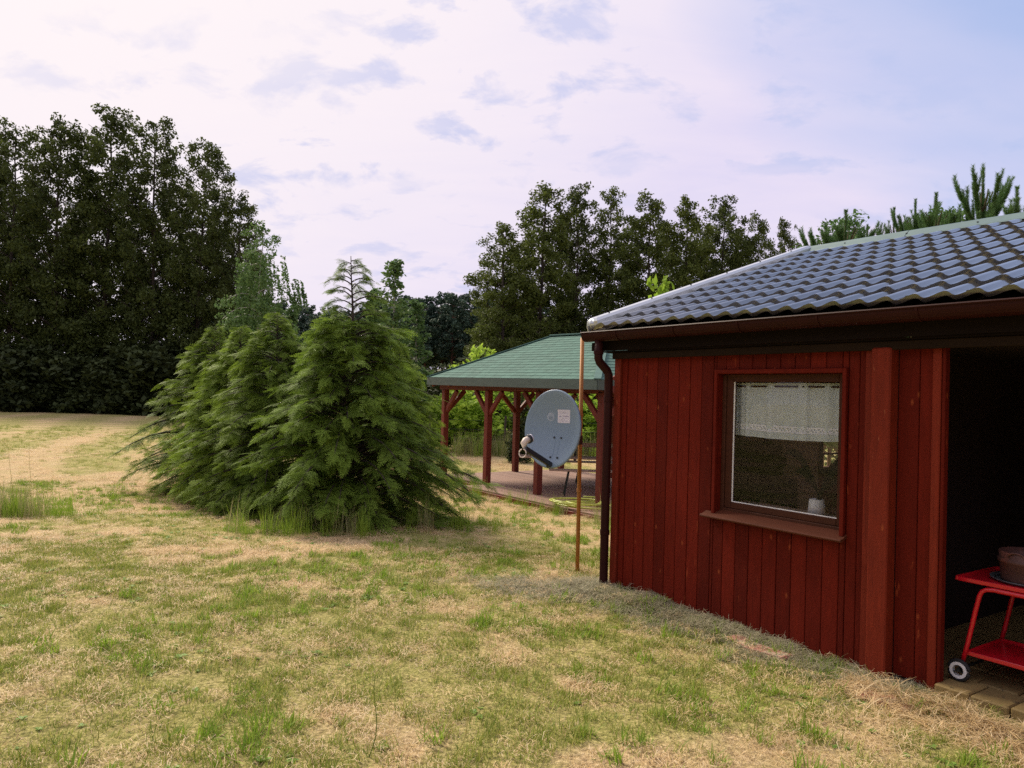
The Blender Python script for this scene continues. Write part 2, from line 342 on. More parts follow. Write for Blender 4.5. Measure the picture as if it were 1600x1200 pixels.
grn = ramp(t, n2, [(.34, (.09, .105, .025)), (.5, (.27, .28, .065)), (.68, (.56, .50, .18))])
msk = mathn(t, 'ADD', mathn(t, 'MULTIPLY', at_.outputs['Fac'], .95), mathn(t, 'MULTIPLY_ADD', n3, 1.5, -.75), clamp=True)
col = mixc(t, mathn(t, 'MULTIPLY', msk, .78), dry, grn); t.links.new(col, b.inputs['Base Color'])
b.inputs['Roughness'].default_value = .95; b.inputs['Specular IOR Level'].default_value = .1
bn = t.nodes.new('ShaderNodeBump'); bn.inputs['Strength'].default_value = .9; bn.inputs['Distance'].default_value = .03
t.links.new(mathn(t, 'ADD', n2, n3), bn.inputs['Height']); t.links.new(bn.outputs[0], b.inputs['Normal'])
gme = npmesh('ground', np.stack([X, Y, Zg], -1).reshape(-1, 3), Fq, gm, True)
ga = gme.attributes.new('green', 'FLOAT', 'POINT'); ga.data.foreach_set('value', green_mask(X, Y).ravel().astype(np.float32))
tag(link(bpy.data.objects.new('ground', gme)), kind='structure')

# ------------------------------------------------------------------ cabin
cab = empty('cabin', HC, RZ, 'dark red boarded wooden cabin with grey pressed metal tile roof and brown gutter', 'cabin')
WT = 2.00
def share(name, me, loc, parent, rot=(0, 0, 0), sc=None):
    o = link(bpy.data.objects.new(name, me), parent); o.location = loc; o.rotation_euler = rot
    if sc: o.scale = sc
    return o
BW = .115
def board_mesh(wd, h, jit=0): return MB().box((.0022, -.011, 0), (wd-.0022, .011, h), bev=.0035).mesh('wall_board', M['board'])
full_me = board_mesh(BW, WT+.03); low_me = board_mesh(BW, .80+.03); top_me = board_mesh(BW, WT-1.862)
edge_low = MB().box((.0265, -.011, 0), (BW-.0022, .011, .83), bev=.0035).mesh('wall_board', M['board']); edge_top = MB().box((.0265, -.011, 0), (BW-.0022, .011, WT-1.862), bev=.0035).mesh('wall_board', M['board'])
last_low = MB().box((.0022, -.011, 0), (.040, .011, .83), bev=.0035).mesh('wall_board', M['board']); last_top = MB().box((.0022, -.011, 0), (.040, .011, WT-1.862), bev=.0035).mesh('wall_board', M['board'])
us = [1.054-BW*k for k in range(8, 0, -1)]+[1.054+BW*k for k in range(0, 11)]
wood = None
for u_ in us:
    dz = random.uniform(-.006, .006); dn = random.uniform(-.0015, .0015)
    if u_ < 1.04 or u_ > 2.12:
        share('wall_board', full_me, (u_, dn, -.03+dz), cab)
    else:
        a_, b_ = (edge_low, edge_top) if u_ < 1.06 else ((last_low, last_top) if u_ > 2.08 else (low_me, top_me))
        share('wall_board', a_, (u_, dn, -.03+dz), cab); share('wall_board', b_, (u_, dn, 1.862), cab)
nar = MB().box((0, -.011, 0), (.022, .011, WT+.03), bev=.003).mesh('wall_board', M['board']); nar2 = MB().box((0, -.011, 0), (.069, .011, WT+.03), bev=.0035).mesh('wall_board', M['board'])
share('wall_board', nar, (1.056, 0, -.03), cab); share('wall_board', nar2, (2.1335, 0, -.03), cab)
# sheathing behind the boards (with the window opening) and end walls
mb = MB()
mb.box((0.02, .013, -.03), (1.06, .09, WT)); mb.box((2.15, .013, -.03), (2.69, .09, WT)); mb.box((1.06, .013, -.03), (2.15, .09, .79)); mb.box((1.06, .013, 1.88), (2.15, .09, WT))
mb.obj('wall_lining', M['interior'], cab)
# corner post next to the downpipe: two boards
MB().box((0, -.045, -.02), (.075, .012, WT), bev=.005).obj('corner_board', M['trim'], cab)
MB().box((.079, -.022, -.02), (.134, .012, WT), bev=.004).obj('corner_board', M['board'], cab)
# projecting post and the short panel by the open bay
MB().box((2.262, -.048, .0), (2.318, -.006, WT-.02), bev=.004).obj('post_strip', M['trim'], cab)
MB().box((2.318, -.085, -.01), (2.44, .010, WT-.02), bev=.007).obj('post', M['trim'], cab)
pb = MB().box((.002, 0, 0), (.124, .022, WT-.03), bev=.004).mesh('wall_board', M['board'])
share('wall_board', pb, (2.442, .0, .035), cab); share('wall_board', pb, (2.568, .0, .015), cab)
MB().box((2.652, -.028, .01), (2.70, .0, WT-.02), bev=.005).obj('corner_board', M['trim'], cab)
MB().box((2.702, -.02, .02), (2.722, .03, WT-.02), bev=.004).obj('corner_board', M['board'], cab)
# rest of the shell: gable end, back wall, bay walls, floor
NB = 5.95
mb = MB()
mb.box((.0, .09, -.05), (.07, 2.88, WT)); mb.box((.0, 4.55, -.05), (.07, NB, WT)); mb.box((0, 2.88, -.05), (.07, 4.55, .88)); mb.box((0, 2.88, 1.75), (.07, 4.55, WT))
mb.add([(0, -.05, WT), (0, 2.97, WT+1.03), (0, NB, WT), (.07, -.05, WT), (.07, 2.97, WT+1.03), (.07, NB, WT)], [(0, 1, 2), (5, 4, 3), (0, 2, 5, 3)])
mb.obj('gable_wall', M['board'], cab)
mb = MB(); mb.box((0, NB, -.05), (.35, NB+.08, WT)); mb.box((2.0, NB, -.05), (6.4, NB+.08, WT)); mb.box((.35, NB, -.05), (2.0, NB+.08, .7)); mb.box((.35, NB, 1.9), (2.0, NB+.08, WT))  # unseen opening added in the back wall to let daylight into the room
mb.obj('back_wall', M['board'], cab)
mb = MB(); mb.box((2.17, .09, -.02), (2.19, NB, WT)); mb.box((.07, .1, -.02), (.075, 2.88, WT)); mb.box((.07, 4.55, -.02), (.075, NB, WT)); mb.box((.07, NB-.01, -.02), (2.17, NB-.001, .7))
mb.obj('inner_wall', M['roomwall'], cab)
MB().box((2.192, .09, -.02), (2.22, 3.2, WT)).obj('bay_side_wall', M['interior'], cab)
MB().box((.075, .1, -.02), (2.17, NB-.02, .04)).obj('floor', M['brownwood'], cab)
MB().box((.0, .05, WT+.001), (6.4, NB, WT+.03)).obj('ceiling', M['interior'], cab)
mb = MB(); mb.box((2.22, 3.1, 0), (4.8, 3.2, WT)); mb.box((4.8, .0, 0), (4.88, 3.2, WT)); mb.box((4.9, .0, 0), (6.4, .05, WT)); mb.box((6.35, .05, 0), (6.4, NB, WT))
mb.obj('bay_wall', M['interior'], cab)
# bay floor: yellowish pavers, front ones with gaps
k = 0
for row in range(3):
    u_ = 2.705-(.1 if row else 0)
    while u_ < 4.7:
        L_ = random.uniform(.17, .23)
        MB().box((u_+.004, -.055+row*.24, -.10), (u_+L_-.004, .178+row*.24, .078+random.uniform(-.006, .004)), bev=.008).obj('paver', M['slab'], cab); u_ += L_
MB().box((2.225, .665, -.1), (4.79, 3.09, .07)).obj('bay_floor', M['slab'], cab)
MB().box((2.225, .10, -.1), (2.70, .664, .07)).obj('bay_floor', M['slab'], cab)
# soffit, fascia, gutter
MB().box((-.14, -.115, 2.035), (6.5, -.095, 2.20)).obj('fascia', M['darkwood'], cab)
MB().box((-.10, -.094, 2.022), (6.5, .06, 2.034)).obj('soffit', M['darkwood'], cab)
MB().box((.0, -.075, 1.965), (6.5, -.05, 2.020), bev=.004).obj('frieze_board', M['brownwood'] if False else mat('frieze', (.020, .012, .007), .9, .3, 4, (1, 6, 6), spec=.08), cab)
MB().box((-.13, -.20, 2.03), (-.09, -.116, 2.10), bev=.004).obj('rafter_end', M['darkwood'], cab)
g = MB(); seg = 10; P0 = []
for uu in (-.20, 6.5):
    for i in range(seg+1):
        a = PI+PI*i/seg; P0.append((uu, -.20+.062*math.cos(a), 2.185+.075*math.sin(a)))
    for i in range(seg, -1, -1):
        a = PI+PI*i/seg; P0.append((uu, -.20+.058*math.cos(a), 2.185+.070*math.sin(a)))
n2_ = 2*(seg+1); g.add(P0, [(i, (i+1) % n2_, n2_+(i+1) % n2_, n2_+i) for i in range(n2_)])
g.tube([(-.20, -.265, 2.186), (6.5, -.265, 2.186)], .008, 6)
cap = [(-.201, -.20+.062*math.cos(PI+PI*i/seg), 2.185+.075*math.sin(PI+PI*i/seg)) for i in range(seg+1)]
g.add(cap+[(x-.004, y, z) for x, y, z in cap], [tuple(range(seg+1)), tuple(range(2*seg+1, seg, -1))])
gut = g.obj('gutter', M['gutter'], cab, False)
ring = []
for uu in (0, .016):
    for i in range(seg+1):
        a = PI+PI*i/seg; ring.append((uu, .068*math.cos(a), .081*math.sin(a)))
brk = MB().add(ring, [(i, i+1, seg+2+i, seg+1+i) for i in range(seg)]); brk.box((0, .06, -.01), (.016, .085, .0)); brk_me = brk.mesh('gutter_bracket', M['gutter'])
for uu in (.219, .846, 1.443, 2.049, 2.663, 3.27, 3.9, 4.5): share('gutter_bracket', brk_me, (uu, -.20, 2.187), gut)
dp = MB(); pts = [(-.035, -.20, 2.12), (-.035, -.20, 1.965), (-.035, -.185, 1.935), (-.022, -.11, 1.865), (-.018, -.093, 1.83), (-.018, -.090, 1.70), (-.018, -.090, 0.05), (-.018, -.090, -.04)]
dp.tube(pts, .037, 12)
dpo = dp.obj('downpipe', M['gutter'], cab, True)
for z0_, z1_, rr, nn in ((2.0, 2.03, .043, -.20), (1.60, 1.64, .042, -.09), (.46, .50, .042, -.09)):
    MB().tube([(-.035 if nn < -.1 else -.018, nn, z0_), (-.035 if nn < -.1 else -.018, nn, z1_)], rr, 12).obj('pipe_collar', M['gutter'], dpo)

# roof
EN, EZ, RN, RIZ = -.165, 2.225, 2.97, 3.30
SL = math.hypot(RN-EN, RIZ-EZ); TH = math.atan2(RIZ-EZ, RN-EN); ROWS = 10; RL = SL/ROWS; CW = .166
roof = link(bpy.data.objects.new('roof', MB().add([(-.13, EN+.02, EZ-.035), (6.5, EN+.02, EZ-.035), (6.5, RN, RIZ-.035), (-.13, RN, RIZ-.035), (6.5, 2*RN-EN, EZ-.035), (-.13, 2*RN-EN, EZ-.035)], [(0, 1, 2, 3), (3, 2, 4, 5)]).mesh('roof', M['darkwood'])), cab)
def prof(s):          # gentle rise to a crest, then a steep fall
    s = s % 1
    return .028*(.5-.5*math.cos(PI*s/.74)) if s < .74 else .028*(.5+.5*math.cos(PI*(s-.74)/.26))
def tile(cols, name):
    V = []; F = []; sg = 12*cols; stp = .023
    ylist = [(0, stp), (.08, stp*.97), (.6, stp*.45), (1.0, 0)]
    for yy, zz_ in ylist:
        for i in range(sg+1): V.append((i/12*CW, yy*RL, prof(i/12)+zz_))
    for r_ in range(3):
        for i in range(sg): F.append((r_*(sg+1)+i, r_*(sg+1)+i+1, (r_+1)*(sg+1)+i+1, (r_+1)*(sg+1)+i))
    b0 = len(V)
    for z_ in (stp, -.004):
        for i in range(sg+1): V.append((i/12*CW, .0, prof(i/12)+z_))
    for i in range(sg): F.append((b0+sg+1+i, b0+sg+2+i, b0+i+1, b0+i))
    return V, F
V, F = tile(1, 't'); tile_me = MB().add(V, F).mesh('roof_tile', M['roofmetal'], True)
NC = 21
for r_ in range(ROWS):
    dy = math.cos(TH)*RL*r_; dz = math.sin(TH)*RL*r_
    c1 = NC if r_ < 5 else NC-3
    for c_ in range(c1): share('roof_tile', tile_me, (-.155+CW*c_, EN+dy, EZ+dz+random.uniform(-.0015, .0015)), roof, (TH+random.uniform(-.004, .004), random.uniform(-.004, .004), 0))
mb = MB()
for r_ in range(ROWS):
    c1 = NC if r_ < 5 else NC-3; V, F = tile(40-c1, 't'); V = np.array(V)
    y = V[:, 1].copy(); z = V[:, 2].copy()
    V[:, 0] += -.155+CW*c1; V[:, 1] = EN+(y+RL*r_)*math.cos(TH)-z*math.sin(TH); V[:, 2] = EZ+(y+RL*r_)*math.sin(TH)+z*math.cos(TH); mb.add(V, F)
    V, F = tile(40, 't'); V = np.array(V); y = V[:, 1].copy(); z = V[:, 2].copy()
    V[:, 0] = -V[:, 0]-.155+CW*40; V[:, 1] = 2*RN-(EN+(y+RL*r_)*math.cos(TH)-z*math.sin(TH)); V[:, 2] = EZ+(y+RL*r_)*math.sin(TH)+z*math.cos(TH); mb.add(V, F)
tag(mb.obj('roof_tiles_beyond', M['roofmetal'], roof, True), kind='stuff'); bpy.data.objects['roof_tiles_beyond'].name = 'tile_field'
vg = MB()
pe = Vector((-.175, EN-.01, EZ+.045)); pr_ = Vector((-.175, RN, RIZ+.045))
vg.bar(pe, pr_, .13, .085, bev=.022); vg.bar(pe+Vector((-.035, 0, -.06)), pr_+Vector((-.035, 0, -.06)), .012, .09)
vg.bar(Vector((-.175, 2*RN-EN, EZ+.045)), pr_+Vector((0, .01, 0)), .085, .055, bev=.012)
vgo = vg.obj('verge_flashing', M['roofedge'], roof)
MB().tube([pe+Vector((0, -.005, -.012)), pe+Vector((0, .10, .024))], [.045, .056], 10).obj('verge_cap', M['roofedge'], vgo, True)
rg = MB(); prf = [(-.105, -.040), (-.10, -.028), (-.05, .012), (-.025, .036), (0, .044), (.025, .036), (.05, .012), (.105, -.04)]
for a, b_ in ((-.19, .95), (.955, 2.0), (2.005, 3.1), (3.105, 6.5)):
    dz = random.uniform(0, .004); rg.add([(a, RN+y, RIZ+.03+z+dz) for y, z in prf]+[(b_, RN+y, RIZ+.03+z+dz) for y, z in prf], [(i, i+1, 9+i, 8+i) for i in range(7)])
rgo = rg.obj('ridge_cap', M['ridge'], roof)
sc_me = MB().lathe([(.0005, .006), (.008, .006), (.009, 0)], 8).mesh('screw', M['screw'])
for k_ in range(6):
    t_ = (k_+.4)/6; p = pe.lerp(pr_, t_); share('screw', sc_me, (p.x+.01, p.y-.01, p.z+.044), vgo)
for c_ in range(0, 22, 2): share('screw', sc_me, (-.155+CW*c_+.05, EN+.03, EZ+.041), vgo, (TH, 0, 0))
for uu in (.3, .95, 1.6, 2.2): share('screw', sc_me, (uu, RN-.06, RIZ+.036), rgo, (.6, 0, 0))

# window
win = MB(); U0, U1, Z0, Z1 = 1.079, 2.131, .80, 1.863
t_ = MB().box((U0, -.040, Z0), (U0+.028, -.012, Z1), bev=.003).box((U1-.028, -.040, Z0), (U1, -.012, Z1), bev=.003).box((U0+.028, -.041, Z1-.03), (U1-.028, -.013, Z1), bev=.003)
wt = t_.obj('window', M['board'], cab)
mb = MB(); d0, d1 = -.010, .085
mb.box((U0+.002, d0, Z0), (U0+.030, d1, Z1-.002)); mb.box((U1-.030, d0, Z0), (U1-.002, d1, Z1-.002)); mb.box((U0+.03, d0, Z1-.032), (U1-.03, d1, Z1-.002)); mb.obj('reveal', M['board'], wt)
mb = MB(); a0, a1, b0, b1 = 1.14, 2.095, .845, 1.828
mb.box((U0+.03, .025, .82), (a0, .075, Z1-.034), bev=.004); mb.box((a1, .025, .82), (U1-.03, .075, Z1-.034), bev=.004); mb.box((a0, .026, b1-.005), (a1, .075, Z1-.034), bev=.004); mb.box((a0, .026, .82), (a1, .075, b0), bev=.004)
mb.obj('window_frame', M['brownwood'], wt)
mb = MB(); mb.box((a0, .036, b0), (1.198, .08, b1), bev=.005); mb.box((2.037, .036, b0), (a1, .08, b1), bev=.005); mb.box((1.198, .037, 1.776), (2.037, .08, b1), bev=.005); mb.box((1.198, .037, b0), (2.037, .08, .893), bev=.005)
mb.obj('sash', M['brownwood'], wt)
sl_ = MB(); V = [(U0-.065, -.075, .785), (U1+.012, -.075, .785), (U1+.012, .03, .826), (U0-.065, .03, .826)]
V += [(x, y, z-.018) for x, y, z in V]; sl_.add(V, [(0, 1, 2, 3), (7, 6, 5, 4), (0, 4, 5, 1), (1, 5, 6, 2), (2, 6, 7, 3), (3, 7, 4, 0)])
sl_.tube([(U0-.065, -.075, .779), (U1+.012, -.075, .779)], .011, 8); sl_.obj('window_sill', M['sillwood'], wt)
gl = bpy.data.materials.new('window_glass'); gl.use_nodes = True; t = gl.node_tree; t.nodes.clear()
tr = t.nodes.new('ShaderNodeBsdfTransparent'); tr.inputs[0].default_value = (.95, .96, .95, 1); gs = t.nodes.new('ShaderNodeBsdfGlossy'); gs.inputs['Roughness'].default_value = .01
fr = t.nodes.new('ShaderNodeFresnel'); fr.inputs[0].default_value = 1.5; mx = t.nodes.new('ShaderNodeMixShader'); ou = t.nodes.new('ShaderNodeOutputMaterial')
t.links.new(mathn(t, 'MULTIPLY', fr.outputs[0], .65, clamp=True), mx.inputs[0]); t.links.new(tr.outputs[0], mx.inputs[1]); t.links.new(gs.outputs[0], mx.inputs[2]); t.links.new(mx.outputs[0], ou.inputs[0])
MB().add([(1.197, .055, .892), (2.038, .055, .892), (2.038, .055, 1.777), (1.197, .055, 1.777)], [(0, 1, 2, 3)]).obj('pane', gl, wt)
mb = MB(); mb.box((1.198, .045, .893), (1.205, .054, 1.776)); mb.box((1.205, .045, .893), (2.037, .054, .899)); mb.obj('glazing_bead', M['offwhite'], wt)
MB().box((1.09, .09, .845), (2.12, .36, .870), bev=.004).obj('inner_sill', M['tabletop'], wt)
# window in the gable end, seen through the room
mb = MB(); mb.box((.0, 2.88, .88), (.08, 2.95, 1.75)); mb.box((.0, 4.48, .88), (.08, 4.55, 1.75)); mb.box((0, 2.95, .88), (.08, 4.48, .95)); mb.box((0, 2.95, 1.69), (.08, 4.48, 1.75)); mb.box((.02, 2.95, 1.08), (.05, 4.48, 1.10))
gw2 = mb.obj('window', M['brownwood'], cab); MB().add([(.03, 2.95, .95), (.03, 4.48, .95), (.03, 4.48, 1.69), (.03, 2.95, 1.69)], [(0, 1, 2, 3)]).obj('pane', gl, gw2)
def H(name, *a): o = empty(name, HC, RZ, *a); return o
# curtain
cu = bpy.data.materials.new('curtain_cloth'); cu.use_nodes = True; t = cu.node_tree; b = t.nodes['Principled BSDF']; b.inputs['Base Color'].default_value = (.78, .86, .83, 1); b.inputs['Roughness'].default_value = .9
tr = t.nodes.new('ShaderNodeBsdfTranslucent'); tr.inputs[0].default_value = (.78, .86, .83, 1); tp = t.nodes.new('ShaderNodeBsdfTransparent')
mx = t.nodes.new('ShaderNodeMixShader'); mx.inputs[0].default_value = .25; t.links.new(b.outputs[0], mx.inputs[1]); t.links.new(tr.outputs[0], mx.inputs[2])
mx2 = t.nodes.new('ShaderNodeMixShader'); mx2.inputs[0].default_value = .05; t.links.new(mx.outputs[0], mx2.inputs[1]); t.links.new(tp.outputs[0], mx2.inputs[2]); t.links.new(mx2.outputs[0], t.nodes['Material Output'].inputs[0])
cur = H('curtain', 'short pale curtain with lace band behind the upper half of the cabin window', 'curtain')
def cloth(z0, z1, dn, rows):
    V = []; F = []; n_ = 90
    for j in range(rows+1):
        for i in range(n_+1):
            s = i/n_; u_ = 1.165+.93*s; tt = j/rows
            zlo = z0-.018*math.sin(s*PI*.9)+.012*s
            z = zlo+(z1-zlo)*tt
            fold = .012*math.sin(s*31+1.5*math.sin(s*7))+.008*math.sin(s*74+2*math.sin(s*11))+.022*math.exp(-((s-.42)/.014)**2)+.018*math.exp(-((s-.55)/.014)**2)+.015*math.exp(-((s-.66)/.012)**2)
            V.append((u_, .112+dn+fold*(1-.4*tt), z))
    for j in range(rows):
        for i in range(n_): F.append((j*(n_+1)+i, j*(n_+1)+i+1, (j+1)*(n_+1)+i+1, (j+1)*(n_+1)+i))
    return V, F
V, F = cloth(1.385, 1.770, 0, 6); MB().add(V, F).obj('cloth', cu, cur, True)
V, F = cloth(1.432, 1.470, -.002, 4); lc = MB().add(V, [f for i, f in enumerate(F) if i//90 in (0, 3) or (i % 3 != i//90 % 2)]).obj('lace_band', mat('lace', (.8, .82, .85), .9, .05), cur)
MB().tube([(1.15, .112, 1.745), (2.11, .112, 1.745)], .006, 6).obj('curtain_rod', M['brownwood'], cur)
# potted plant on the inner sill
pp = H('potted_plant', 'dark strap leaved plant in a white pot behind the lower right of the window', 'plant')
MB().lathe([(.001, 0), (.058, 0), (.048, .108), (.044, .108), (.050, .01)], 24, (1.79, .20, .872)).obj('pot', M['offwhite'], pp, True)
lfm = mat('dark_leaf', (.008, .010, .008), .8, .2, spec=.05)
for az, L_, h_, wd in ((PI*1.0, .30, .30, .060), (PI*.93, .22, .17, .05), (.2, .20, .27, .06), (-.4, .22, .22, .055), (1.3, .2, .22, .05), (PI*1.1, .12, .12, .06), (0.05, .14, .13, .06)):
    n_ = 10; V = []; F = []
    for i in range(n_+1):
        s = i/n_; r_ = L_*s; z = 1.01+h_*math.sin(s*PI*.62)*1.0 - .03*s; ww = wd*math.sin(PI*(s*.9+.08))
        V += [(1.80+r_*math.cos(az)-ww*math.sin(az)*.3, .22+r_*math.sin(az)*.4, z-ww*.6), (1.80+r_*math.cos(az), .22+r_*math.sin(az)*.4, z+ww*.1), (1.80+r_*math.cos(az)+ww*math.sin(az)*.3, .22+r_*math.sin(az)*.4, z+ww*.6)]
    for i in range(n_): F += [(3*i, 3*i+1, 3*i+4, 3*i+3), (3*i+1, 3*i+2, 3*i+5, 3*i+4)]
    MB().add(V, F).obj('leaf', lfm, pp, True)
MB().tube([(1.80, .21, .96), (1.80, .22, 1.04)], [.02, .012], 8).obj('stem', lfm, pp)
# dark stove-like log basket left inside
lb = H('log_pile', 'dim stack of cut logs inside the cabin behind the left of the window', 'log pile')
for k_ in range(14):
    MB().lathe([(.001, .0), (.055, .0), (.058, .3)], 10).obj('log', M['tub'] if k_ % 3 else M['tabletop'], lb)
    o = bpy.data.objects[[x.name for x in lb.children][-1]]; o.rotation_euler = (-PI/2, 0, 0); o.rotation_euler = (0, PI/2, 0); o.location = (.12, 1.35+(k_ % 4)*.12+(.06 if (k_//4) % 2 else 0), .97+.105*(k_//4))
MB().box((.09, 1.25, .04), (.46, 1.95, .91), bev=.01).obj('cabinet', M['brownwood'], lb)

# ------------------------------------------------------------------ trolley in the bay
tr_ = H('serving_trolley', 'bright red metal serving trolley with two trays standing in the open bay', 'trolley')
def tray(name, u0_, u1_, n0_, n1_, z):
    m_ = MB(); m_.box((u0_, n0_, z-.004), (u1_, n1_, z)); e = .012
    m_.box((u0_, n0_-e, z-.016), (u1_, n0_, z+.008), bev=.003); m_.box((u0_, n1_, z-.016), (u1_, n1_+e, z+.012), bev=.003); m_.box((u0_-e, n0_-e, z-.016), (u0_, n1_+e, z+.010), bev=.003); m_.box((u1_, n0_-e, z-.016), (u1_+e, n1_+e, z+.010), bev=.003)
    return m_.obj(name, M['redpaint'], tr_)
tray('tray', 2.735, 3.50, .15, .62, .655); tray('tray', 2.80, 3.44, .15, .56, .243)
for nn in (.135, .60):
    pts = [(2.768, nn, .16), (2.80, nn, .30), (2.835, nn, .48), (2.855, nn, .575), (2.868, nn, .604), (2.892, nn, .620), (2.93, nn, .625), (3.30, nn, .625), (3.345, nn, .618), (3.37, nn, .59), (3.40, nn, .48), (3.45, nn, .10)]
    MB().tube(pts, .0125, 10).obj('leg_tube', M['redpaint'], tr_, True)
MB().tube([(2.768, .10, .145), (2.768, .66, .145)], .008, 8).obj('axle', M['blackmetal'], tr_)
for nn in (.105, .655):
    wh = MB().tube([(2.768+.053*math.cos(a), nn, .141+.053*math.sin(a)) for a in np.linspace(0, 2*PI, 32, endpoint=False)], .0115, 8, closed=True).obj('wheel', M['rubber'], tr_, True)
    rim = MB(); n_ = 32
    V = []
    for yy in (-.013, .013):
        for rr in (.030, .046):
            for i in range(n_): a = 2*PI*i/n_; V.append((2.768+rr*math.cos(a), nn+yy, .141+rr*math.sin(a)))
    F = [(i, n_+i, n_+(i+1) % n_, (i+1) % n_) for i in range(n_)]+[(2*n_+i, 2*n_+(i+1) % n_, 3*n_+(i+1) % n_, 3*n_+i) for i in range(n_)]+[(n_+i, 3*n_+i, 3*n_+(i+1) % n_, n_+(i+1) % n_) for i in range(n_)]
    rim.add(V, F).obj('rim', M['offwhite'], wh)
    MB().tube([(2.768, nn-.012, .141), (2.768, nn+.012, .141)], .011, 10).obj('hub', M['blackmetal'], wh)
    sp = MB()
    for k_ in range(3): a = PI/2+k_*2*PI/3; sp.bar((2.768, nn, .141), (2.768+.034*math.cos(a), nn, .141+.034*math.sin(a)), .008, .008)
    sp.obj('spoke', M['blackmetal'], wh)
tb = H('metal_tub', 'brown weathered round tub with raised band on a pale rimmed plate on the red tray', 'tub')
MB().lathe([(.001, .0), (.185, .0), (.205, .012), (.203, .016), (.18, .006)], 36, (3.015, .40, .658)).obj('plate', mat('enamel_plate', (.09, .10, .10), .35, .2, 10, spec=.6), tb, True)
MB().lathe([(.15, .008), (.158, .10), (.168, .11), (.168, .125), (.160, .13), (.163, .165), (.157, .168), (.15, .12), (.14, .02), (.001, .02)], 36, (3.015, .40, .658)).obj('tub_body', M['tub'], tb, True)
MB().tube([(3.015+.045*math.cos(a)-.02, .245-.01*math.sin(a), .80+.03*math.sin(a)) for a in np.linspace(0, PI, 9)], .005, 6).obj('handle', M['tub'], tb)

# ------------------------------------------------------------------ satellite dish on its mast
MP = at(902, 895, 7.034); MT = at(910, 531, 7.034)
dish = empty('satellite_dish', (MP[0], MP[1], 0), 0, 'grey blue satellite dish with white sticker on a thin rusty orange mast beside the cabin', 'satellite dish')
mast = MB().tube([(0, 0, -.15), ((MT[0]-MP[0])*.5, 0, 1.1), (MT[0]-MP[0], 0, MT[2]+.02)], .0185, 12).obj('mast', M['mast'], dish, True)
for zc in (.75, 1.45): MB().tube([((MT[0]-MP[0])*zc/2.2, 0, zc), ((MT[0]-MP[0])*zc/2.2, 0, zc+.03)], .023, 12).obj('mast_collar', M['mast'], mast)
DC = at(869, 671, 6.80); Lc = Vector((DC[0]-MP[0], DC[1]-MP[1], DC[2]))
dr = Matrix.Rotation(R(-40), 4, 'Z') @ Matrix.Rotation(R(-6), 4, 'X')
ax_, az_ = .298, .340
V = []; F = []; nr, na = 10, 56
for j in range(nr+1):
    rr = j/nr
    for i in range(na): a = 2*PI*i/na; V.append((ax_*rr*math.cos(a), -.065*rr*rr, az_*rr*math.sin(a)))
for rr, yy in ((1.03, -.066), (1.045, -.058), (1.04, -.045), (1.02, -.040), (.98, -.045)):
    for i in range(na): a = 2*PI*i/na; V.append((ax_*rr*math.cos(a), yy, az_*rr*math.sin(a)))
for j in range(nr+5):
    for i in range(na): F.append((j*na+i, j*na+(i+1) % na, (j+1)*na+(i+1) % na, (j+1)*na+i))
V += [(x, y+.012, z) for x, y, z in V[:na*(nr)]]; b0_ = na*(nr+6)
for j in range(nr-1):
    for i in range(na): F.append((b0_+j*na+i, b0_+(j+1)*na+i, b0_+(j+1)*na+(i+1) % na, b0_+j*na+(i+1) % na))
ref = MB().add(V, F).obj('reflector', M['dish'], dish, True); ref.matrix_local = Matrix.Translation(Lc+Vector((0, .03, 0))) @ dr
def dy_(x, z): return -.065*((x/ax_)**2+(z/az_)**2)
def patch(x0, x1, z0, z1, off, m_, name, par, nx_=6, nz_=4):
    V = []; F = []
    for j in range(nz_+1):
        for i in range(nx_+1): x = x0+(x1-x0)*i/nx_; z = z0+(z1-z0)*j/nz_; V.append((x, dy_(x, z)-off, z))
    for j in range(nz_):
        for i in range(nx_): F.append((j*(nx_+1)+i, j*(nx_+1)+i+1, (j+1)*(nx_+1)+i+1, (j+1)*(nx_+1)+i))
    return MB().add(V, F).obj(name, m_, par)
patch(.015, .165, .060, .178, .0015, M['sticker'], 'sticker', ref)
lines = MB()
for z0, z1, x0, x1 in ((.156, .160, .03, .12), (.146, .149, .03, .15), (.114, .124, .03, .150), (.098, .101, .06, .13), (.086, .089, .03, .11), (.074, .077, .04, .145)):
    n_ = int((x1-x0)/.007)
    for i in range(n_):
        if random.random() < .18: continue
        xa = x0+.007*i; lines.add([(xa, dy_(xa, z0)-.003, z0), (xa+.005, dy_(xa, z0)-.003, z0), (xa+.005, dy_(xa, z1)-.003, z1), (xa, dy_(xa, z1)-.003, z1)], [(0, 1, 2, 3)])
lines.obj('sticker_print', M['stickerink'], ref)
em = MB(); V = [(-.062, dy_(-.062, .11)-.0015, .11)]+[(-.062+.040*math.cos(a), dy_(-.062+.04*math.cos(a), .11+.04*math.sin(a))-.0015, .11+.040*math.sin(a)) for a in np.linspace(0, 2*PI, 28, endpoint=False)]
em.add(V, [(0, 1+i, 1+(i+1) % 28) for i in range(28)]); em.obj('emblem', M['emblem'], ref)
eb = MB()
for xx, hh in ((-.080, .018), (-.068, .026), (-.056, .026), (-.044, .018)): eb.add([(xx-.002, dy_(xx, .11)-.0035, .11-hh), (xx+.002, dy_(xx, .11)-.0035, .11-hh), (xx+.002, dy_(xx, .11)-.0035, .11+hh), (xx-.002, dy_(xx, .11)-.0035, .11+hh)], [(0, 1, 2, 3)])
eb.obj('emblem_bars', M['dish'], ref)
